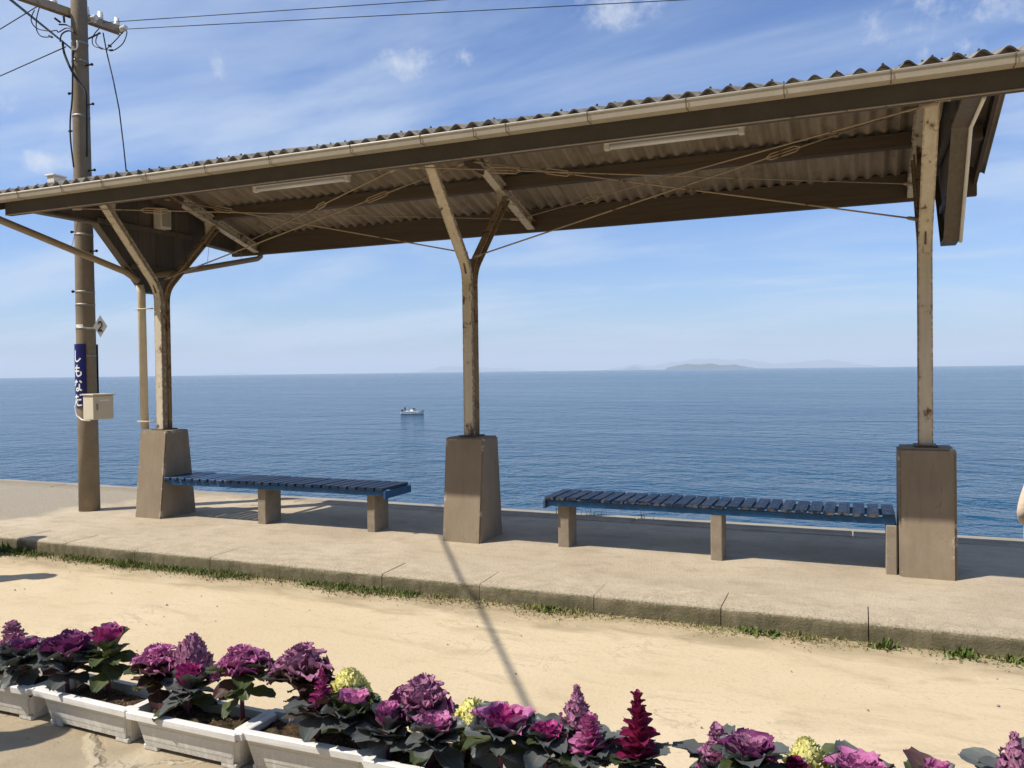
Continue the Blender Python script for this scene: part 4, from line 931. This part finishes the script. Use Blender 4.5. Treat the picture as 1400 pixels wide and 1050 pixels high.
CAB = [
 ('ruf', 18, 868, 36, 46, 'mauve', 'mauve', 'outer', 'mauve frilly head at the left picture edge', 2.80),
 ('ros', 32, 886, 66, 46, 'purple', 'outer', 'outer', 'dark shaded purple rosette in the leftmost planter', 2.70),
 ('ros', 92, 880, 76, 54, 'purple', 'purple', 'outer', 'large dark plum rosette, biggest of the shaded ones', 2.71),
 ('bud', 148, 877, 50, 44, 'pink', 'magenta', 'green', 'pink-purple pointed bud above bright green leaves', 2.76),
 ('ruf', 214, 906, 54, 28, 'pink', 'bronze', 'bronze', 'low pink frilly head behind bronze-green leaves', 2.74),
 ('frl', 263, 903, 54, 56, 'mauve', 'mauve', 'outer', 'tall domed dusky mauve frilly head', 2.80),
 ('bud', 258, 929, 44, 40, 'magenta', 'magenta', 'outer', 'vivid magenta bud in front of the domed mauve head', 2.70),
 ('ruf', 332, 909, 58, 28, 'pink', 'purple', 'green', 'flat bright pink frilly head over grey-green round leaves', 2.76),
 ('ruf', 412, 908, 64, 46, 'mauve', 'bronze', 'bronze', 'tall purple frilly head with bronze leaves', 2.78),
 ('spi', 440, 946, 34, 50, 'magenta', 'purple', 'outer', 'small magenta spire beside the yellow cabbage', 2.70),
 ('frl', 478, 938, 50, 32, 'cream', 'cream', 'cream', 'pale yellow cabbage peeping over a dark rosette', 2.83),
 ('ros', 482, 963, 76, 44, 'pink', 'green', 'outer', 'purple-hearted rosette with dark green outer leaves below the yellow cabbage', 2.70),
 ('ruf', 578, 955, 66, 46, 'mauve', 'purple', 'outer', 'tall ruffled purple head left of the cable shadow', 2.80),
 ('bud', 530, 985, 46, 42, 'pink', 'purple', 'outer', 'folded pink-purple leaves at the left end of its planter', 2.68),
 ('ros', 596, 986, 62, 54, 'pink', 'mauve', 'outer', 'open mauve rosette with upright leaves', 2.69),
 ('frl', 645, 990, 58, 50, 'cream', 'cream', 'green', 'cream yellow cabbage hidden behind the wide magenta rosette', 2.82),
 ('ros', 688, 986, 84, 50, 'magenta', 'pink', 'outer', 'wide magenta rosette with a big slate leaf in front', 2.70),
 ('ros', 748, 994, 50, 46, 'magenta', 'magenta', 'outer', 'compact crimson-magenta rosette between the wide one and the mauve spire', 2.70),
 ('frc', 789, 974, 46, 60, 'mauve', 'mauve', 'outer', 'tall frilly mauve spire with a pointed top', 2.79),
 ('spi', 805, 1006, 46, 46, 'pink', 'magenta', 'outer', 'short pink-magenta spire in front of the mauve one', 2.70),
 ('spi', 872, 996, 58, 84, 'burgundy', 'burgundy', 'outer', 'burgundy spire with overlapping pointed leaves', 2.72),
 ('ruf', 981, 1013, 40, 60, 'mauve', 'pink', 'outer', 'pale mauve frilly head left of the large purple rosette', 2.80),
 ('ros', 1024, 1018, 74, 58, 'mauve', 'purple', 'outer', 'large dusty purple rosette at lower right', 2.70),
 ('frl', 1103, 1038, 50, 42, 'cream', 'cream', 'green', 'pale yellow cabbage at the bottom edge, rightmost yellow one', 2.80),
 ('bud', 1088, 1056, 34, 34, 'burgundy', 'burgundy', 'outer', 'dark crimson bud in front of the rightmost yellow cabbage', 2.70),
 ('ros', 1172, 1052, 74, 34, 'pink', 'pink', 'outer', 'pink rosette cut by the bottom edge', 2.74),
 ('bud', 1282, 1066, 44, 44, 'pink', 'mauve', 'outer', 'pink bud barely showing at the bottom edge', 2.74),
 ('frc', 1388, 1036, 46, 56, 'mauve', 'mauve', 'outer', 'open mauve flower spray in the bottom right corner', 2.76)]
for k, (kd, px, py, wp, hp_, a, b, s_, lab, Y) in enumerate(CAB):
    nsk = 5 if a == 'cream' else 14
    cabbage(kd, px, py, wp, hp_, a, b, s_, lab, Y, k*13, nsk)

# ------------------------------------------------------------------ grass and weeds at the kerb, pebbles
def grass():
    rnd = random.Random(3); bm = bmesh.new(); tl = bm.verts.layers.float.new('tint')
    def blade(x, y, z0, h, a, lean, wd, tint):
        d = Vector((math.cos(a), math.sin(a), 0)); s_ = Vector((-d.y, d.x, 0))*wd; b0 = Vector((x, y, z0)); m_ = b0+d*lean*.35+Vector((0, 0, h*.65)); t = b0+d*lean+Vector((0, 0, h))
        v = [bm.verts.new(p) for p in (b0-s_, b0+s_, m_+s_*.8, m_-s_*.8, t)]
        for q in v: q[tl] = tint
        bm.faces.new((v[0], v[1], v[2], v[3])); bm.faces.new((v[3], v[2], v[4]))
    x = -13.0
    while x < 4.0:
        dens = mnoise.noise((x*1.3, 0, 7))+.5*mnoise.noise((x*4.1, 2, 7)); n = int(max(5, 26+70*dens)*(2.2 if x < -3.0 else .75))
        for _ in range(n):
            y = KY0-.008-abs(rnd.gauss(0, .075))*(1+max(0, dens)); dry = min(1, max(0, rnd.gauss(.14 if x < -3.0 else .5, .3)+(KY0-y)*1.6))
            blade(x+rnd.uniform(0, .04), y, GZ-.003, rnd.uniform(.012, .046)*(1.35 if x < -3.0 else .85)*(1.3 if dens > .2 else .9)*max(.35, 1-(KY0-y)*3), rnd.uniform(0, 6.28), rnd.uniform(.005, .04), rnd.uniform(.0018, .0045), dry)
        x += .04
    for wx, s_ in ((-7.35, 1.6), (-7.1, 1.3), (-5.2, .7), (-3.9, .6), (-1.95, .9), (-.62, .9), (-.5, .7), (.12, 1.0), (.5, 1.1), (.52, .9), (.72, .8), (.84, .9), (1.2, 1.2)):   # broad-leaved weeds
        for _ in range(int(60*s_)):
            r_ = abs(rnd.gauss(0, .06))*s_; a = rnd.uniform(0, 6.28); h = rnd.uniform(.015, .085)*s_*max(.3, 1-r_*6)
            blade(wx+math.cos(a)*r_*1.3, min(KY0-.01, KY0-.06+math.sin(a)*r_), GZ-.002, h, rnd.uniform(0, 6.28), rnd.uniform(.01, .04), rnd.uniform(.004, .010), rnd.uniform(0, .25))
    stuff(mesh_obj('kerb_grass', bm, MT['grass']))
    # a few sprigs growing at the sea-side edge beside the right bench
    bm = bmesh.new(); tl = bm.verts.layers.float.new('tint')
    for wx in (-2.95, -2.78, -2.55, -1.95):
        for _ in range(22): blade(wx+rnd.gauss(0, .03), PY1+.05+rnd.gauss(0, .02), -.452, rnd.uniform(.38, .56), rnd.uniform(0, 6.28), rnd.uniform(.03, .10), rnd.uniform(.006, .011), rnd.uniform(.1, .6))
    stuff(mesh_obj('edge_weeds', bm, MT['grass']))
    bm = bmesh.new()
    for _ in range(170):
        x, y = rnd.uniform(-9, 2.5), rnd.uniform(2.95, 5.2) if rnd.random() < .8 else rnd.uniform(1.8, 2.9); s_ = rnd.uniform(.002, .006)*(1.6 if rnd.random() < .06 else 1)
        v = bmesh.ops.create_icosphere(bm, subdivisions=1, radius=s_)['verts']
        for q in v: q.co = Vector((q.co.x*rnd.uniform(.8, 1.4), q.co.y*rnd.uniform(.8, 1.4), q.co.z*.7)) + Vector((x, y, GZ+.006))
    stuff(mesh_obj('pebbles', bm, MT['pebble']))
grass()

# ------------------------------------------------------------------ people
def skin_mesh(name, verts, edges, root, mat, parent, sub=2):
    me = bpy.data.meshes.new(name); me.from_pydata([v[0] for v in verts], edges, []); o = bpy.data.objects.new(name, me); C.objects.link(o)
    sk = o.modifiers.new('skin', 'SKIN'); sk.use_smooth_shade = True
    for i, v in enumerate(verts):
        r_ = v[1] if isinstance(v[1], tuple) else (v[1], v[1]); me.skin_vertices[0].data[i].radius = r_; me.skin_vertices[0].data[i].use_root = (i == root)
    ss = o.modifiers.new('sub', 'SUBSURF'); ss.levels = sub; ss.render_levels = sub
    me.materials.append(mat); o.parent = parent; return o
def seated_person(label, loc, rz):
    t_ = thing('person', label, 'person', loc, rz)
    V = [((0, 0, .12), (.13, .09)), ((0, .0, .34), (.115, .075)), ((0, -.01, .54), (.13, .08)), ((0, -.03, .66), (.065, .06)), ((0, -.05, .72), .05), ((0, -.06, .80), (.07, .085)), ((0, -.06, .90), (.066, .083))]; E_ = [(k, k+1) for k in range(6)]
    for s_ in (-1, 1):
        i = len(V); V += [((s_*.10, -.12, .11), .08), ((s_*.11, -.46, .13), .058), ((s_*.11, -.50, -.25), .042), ((s_*.11, -.58, -.31), (.04, .028))]; E_ += [(0, i), (i, i+1), (i+1, i+2), (i+2, i+3)]
        i = len(V); V += [((s_*.20, .0, .60), .055), ((s_*.27, .06, .34), .042), ((s_*.23, -.16, .20), .03), ((s_*.21, -.23, .185), (.034, .02))]; E_ += [(2, i), (i, i+1), (i+1, i+2), (i+2, i+3)]
        for f in range(4): V.append(((s_*(.19+.014*f), -.30, .175), .009)); E_.append((i+3, len(V)-1))
        V.append(((s_*.17, -.26, .19), .010)); E_.append((i+3, len(V)-1))
    skin_mesh('body', V, E_, 0, MT['skin'], t_)
    V = [((0, .0, .10), (.17, .13))]; E_ = []
    for s_ in (-1, 1): i = len(V); V += [((s_*.105, -.12, .115), .10), ((s_*.115, -.46, .13), .08), ((s_*.115, -.50, -.2), .07)]; E_ += [(0, i), (i, i+1), (i+1, i+2)]
    skin_mesh('trousers', V, E_, 0, MT['beige'], t_)
    V = [((0, .01, .09), (.20, .165)), ((0, .03, .33), (.18, .155)), ((0, .01, .54), (.19, .145)), ((0, -.03, .67), (.085, .075))]; E_ = [(0, 1), (1, 2), (2, 3)]
    for s_ in (-1, 1): i = len(V); V += [((s_*.21, .0, .60), .076), ((s_*.275, .06, .34), .064), ((s_*.235, -.14, .21), .052)]; E_ += [(2, i), (i, i+1), (i+1, i+2)]
    skin_mesh('jacket', V, E_, 1, MT['tan'], t_)
    bm = bmesh.new(); v = bmesh.ops.create_uvsphere(bm, u_segments=18, v_segments=12, radius=1)['verts']
    for q in v: k = 1+.03*mnoise.noise(q.co*6); q.co = Vector((q.co.x*.088*k, -.045+q.co.y*.102*k, .875+q.co.z*.098*k))
    bmesh.ops.delete(bm, geom=[q for q in bm.verts if q.co.y < -.10 and q.co.z < .90 or q.co.z < .79], context='VERTS'); mesh_obj('hair', bm, MT['hair'], t_, None, True)
    for s_ in (-1, 1):
        bm = bmesh.new(); tube(bm, [(s_*.11, -.46, -.29), (s_*.11, -.52, -.285), (s_*.11, -.60, -.31), (s_*.11, -.68, -.325)], [.04, .052, .044, .026], 10); mesh_obj('shoe', bm, MT['shoe'], t_)
        bm = bmesh.new(); v = bmesh.ops.create_icosphere(bm, subdivisions=2, radius=.011)['verts']; bmesh.ops.translate(bm, verts=v, vec=(s_*.032, -.138, .85)); mesh_obj('eye', bm, MT['black'], t_)
    bm = bmesh.new(); tube(bm, [(0, -.138, .86), (0, -.16, .822), (0, -.142, .815)], [.008, .014, .010], 8); mesh_obj('nose', bm, MT['skin'], t_)
    return t_
def person(label, loc, rz, top_m, leg_m, arms=0, group=None):
    t_ = thing('person', label, 'person', loc, rz, group)
    V = [((0, 0, .93), (.135, .10)), ((0, .0, 1.12), (.13, .095)), ((0, .0, 1.32), (.155, .105)), ((0, -.005, 1.44), (.07, .06)), ((0, -.015, 1.50), .050), ((0, -.02, 1.58), (.070, .085)), ((0, -.02, 1.68), (.068, .085))]
    E_ = [(0, 1), (1, 2), (2, 3), (3, 4), (4, 5), (5, 6)]
    for s_ in (-1, 1):
        i = len(V); V += [((s_*.085, 0, .86), .085), ((s_*.095, -.01, .50), .056), ((s_*.10, .01, .10), .040), ((s_*.105, -.10, .035), (.042, .03)), ((s_*.11, -.17, .03), (.036, .024))]
        E_ += [(0, i), (i, i+1), (i+1, i+2), (i+2, i+3), (i+3, i+4)]
        i = len(V); V += [((s_*.19, 0, 1.39), .055), ((s_*.23, .02, 1.11), .042), ((s_*.24, -.06, .87), .030), ((s_*.24, -.08, .80), (.038, .020))]
        E_ += [(2, i), (i, i+1), (i+1, i+2), (i+2, i+3)]
        for f in range(4): V.append(((s_*.24, -.055-.018*f, .72+abs(f-1.4)*.008), .009)); E_.append((i+3, len(V)-1))
        V.append(((s_*.215, -.13, .775), .010)); E_.append((i+3, len(V)-1))
    skin_mesh('body', V, E_, 0, MT['skin'], t_)
    V = [((0, 0, .93), (.16, .125)), ((0, 0, .99), (.155, .12))]; E_ = [(0, 1)]
    for s_ in (-1, 1): i = len(V); V += [((s_*.095, 0, .82), .112), ((s_*.105, -.01, .50), .088), ((s_*.11, .012, .16), .085), ((s_*.11, .012, .09), .088)]; E_ += [(0, i), (i, i+1), (i+1, i+2), (i+2, i+3)]
    skin_mesh('trousers', V, E_, 0, leg_m, t_)
    V = [((0, 0, .84), (.195, .15)), ((0, 0, 1.08), (.165, .125)), ((0, 0, 1.33), (.18, .125)), ((0, -.005, 1.45), (.082, .072))]; E_ = [(0, 1), (1, 2), (2, 3)]
    for s_ in (-1, 1): i = len(V); V += [((s_*.20, 0, 1.385), .073), ((s_*.238, .02, 1.11), .060), ((s_*.245, -.06, .90), .050)]; E_ += [(2, i), (i, i+1), (i+1, i+2)]
    skin_mesh('coat', V, E_, 1, top_m, t_)
    bm = bmesh.new(); v = bmesh.ops.create_uvsphere(bm, u_segments=18, v_segments=12, radius=1)['verts']
    for q in v:
        k = 1+.03*mnoise.noise(q.co*6); q.co = Vector((q.co.x*.088*k, .012+q.co.y*.102*k-.008, 1.655+q.co.z*.095*k))
    bmesh.ops.delete(bm, geom=[q for q in bm.verts if q.co.y < -.055 and q.co.z < 1.68 or q.co.z < 1.555], context='VERTS'); mesh_obj('hair', bm, MT['hair'], t_, None, True)
    for s_ in (-1, 1):
        bm = bmesh.new(); tube(bm, [(s_*.11, .06, .05), (s_*.11, 0, .052), (s_*.11, -.10, .042), (s_*.112, -.19, .03)], [.045, .052, .046, .028], 10); mesh_obj('shoe', bm, MT['shoe'], t_)
        bm = bmesh.new(); v = bmesh.ops.create_icosphere(bm, subdivisions=2, radius=.011)['verts']; bmesh.ops.translate(bm, verts=v, vec=(s_*.032, -.098, 1.625)); mesh_obj('eye', bm, MT['black'], t_)
        bm = bmesh.new(); tube(bm, [(s_*.083, -.01, 1.59), (s_*.090, .0, 1.62), (s_*.088, .005, 1.645)], [.008, .012, .008], 6); mesh_obj('ear', bm, MT['skin'], t_)
    bm = bmesh.new(); tube(bm, [(0, -.098, 1.635), (0, -.118, 1.598), (0, -.103, 1.59)], [.008, .014, .010], 8); mesh_obj('nose', bm, MT['skin'], t_)
    bm = bmesh.new(); tube(bm, [(-.022, -.098, 1.562), (0, -.104, 1.56), (.022, -.098, 1.562)], [.004, .006, .004], 6); mesh_obj('mouth', bm, MT['beige'], t_)
    return t_
seated_person('person in pale beige jacket sitting on the sea-side ledge at the right picture edge', (1.87, 10.40, -.45), R(180))
person('person in dark clothes standing beyond the left picture edge near the kerb', (-7.98, 4.50, GZ), R(-140), MT['dark'], MT['dark'])
person('person in dark clothes beyond the left picture edge on the sandy path', (-7.12, 3.80, GZ), R(-120), MT['dark'], MT['beige'])
person('person in a pale coat beyond the left picture edge, by the planters', (-4.42, 1.75, GZ), R(-160), MT['tan'], MT['dark'])

# ------------------------------------------------------------------ the boat
def boat():
    c = onZ(565, 566.5, SEA_Z); dist = (c-CAM).length; rt = Vector((CR.x, CR.y, 0)).normalized(); rz = R(-2)
    L_ = 29/FPX*dist*1.14; t_ = thing('motor_boat', 'small white open motorboat alone on the sea', 'boat', (c.x, c.y, SEA_Z), rz)
    s_ = L_/5.2; bm = bmesh.new(); n = 16; rings = []
    for i in range(n+1):
        t = i/n; x = -2.6+5.2*t; wd = .95*(1-max(0, (t-.45)/.55)**2.4)+.02; sh = .62+.34*t**2; ke = -.18+.30*max(0, (t-.7)/.3)**2
        x2 = x+.45*max(0, (t-.8)/.2)*.0
        rings.append([bm.verts.new((x2+(.35*max(0, t-.75)/.25 if k in (0, 6) else 0), y*wd, z)) for k, (y, z) in enumerate(((-1.0, sh), (-1.0, sh*.3), (-.80, .0), (0, ke), (.80, .0), (1.0, sh*.3), (1.0, sh)))])
    for a, b in zip(rings, rings[1:]):
        for k in range(6): f = bm.faces.new((a[k], b[k], b[k+1], a[k+1])); f.smooth = True
    bm.faces.new(rings[0]); bmesh.ops.recalc_face_normals(bm, faces=bm.faces[:])
    h = mesh_obj('hull', bm, MT['hull'], t_); h.scale = (s_,)*3
    bm = bmesh.new(); dk = []
    for i in range(n+1):
        a, b = rings_xy(i, n); dk.append((bm.verts.new(a), bm.verts.new(b)))
    for (a, b), (c_, d_) in zip(dk, dk[1:]): bm.faces.new((a, c_, d_, b))
    dkk = mesh_obj('deck', bm, MT['hull'], t_); dkk.scale = (s_,)*3
    def P(o): o.location = Vector(o.location)*s_; o.scale = (s_,)*3; return o
    P(boxo('rub_rail', -2.62, 1.2, -1.03, -.99, .52, .60, MT['navyhull'], t_, .01))
    P(boxo('console', -.55, .15, -.4, .4, .45, 1.0, MT['hull'], t_, .06)); P(boxo('windscreen', .12, .17, -.38, .38, 1.0, 1.3, MT['glass'], t_, .01)); P(boxo('outboard_motor', -2.95, -2.55, -.22, .22, .15, 1.05, MT['navyhull'], t_, .08)); P(boxo('seat_box', -1.7, -1.2, -.5, .5, .45, .72, MT['hull'], t_, .04)); P(boxo('bow_locker', .9, 1.5, -.4, .4, .5, .78, MT['navyhull'], t_, .05))
    o = tubeo('antenna', [(-1.05, .3, .5), (-1.1, .3, 2.1)], .03, MT['steel'], t_, 6); o.scale = (s_,)*3
    o = tubeo('rail_frame', [(-1.3, -.8, .6), (-1.3, -.8, 1.7), (-1.3, .8, 1.7), (-1.3, .8, .6)], .03, MT['steel'], t_, 6); o.scale = (s_,)*3
    bpy.context.view_layer.update()
    a = t_.matrix_world @ Vector((-2.05*s_, 0, .30*s_)); p1 = person('person in dark clothes standing at the stern of the motorboat', a, rz+R(90), MT['dark'], MT['dark']); p1.scale = (.95,)*3
    a = t_.matrix_world @ Vector((.55*s_, 0, -.25*s_)); p2 = person('person in dark clothes low in the middle of the motorboat', a, rz+R(90), MT['dark'], MT['dark']); p2.scale = (.95,)*3
def rings_xy(i, n):
    t = i/n; x = -2.6+5.2*t; wd = .95*(1-max(0, (t-.45)/.55)**2.4)+.02; sh = .62+.34*t**2
    return (x, -wd*.97, sh*.72), (x, wd*.97, sh*.72)
boat()

# ------------------------------------------------------------------ sea haze
bm = bmesh.new(); box(bm, -46000, 46000, -6000, 50000, -260, 620)
hz = mesh_obj('haze', bm, bpy.data.materials.new('haze')); stuff(hz)
hm = hz.data.materials[0]; hm.use_nodes = True; nt = hm.node_tree; nt.nodes.clear()
ou = nt.nodes.new('ShaderNodeOutputMaterial'); pv = nt.nodes.new('ShaderNodeVolumePrincipled'); pv.inputs['Color'].default_value = (.86, .93, 1.0, 1); pv.inputs['Density'].default_value = 6.5e-5; pv.inputs['Anisotropy'].default_value = 0
nt.links.new(pv.outputs[0], ou.inputs['Volume'])
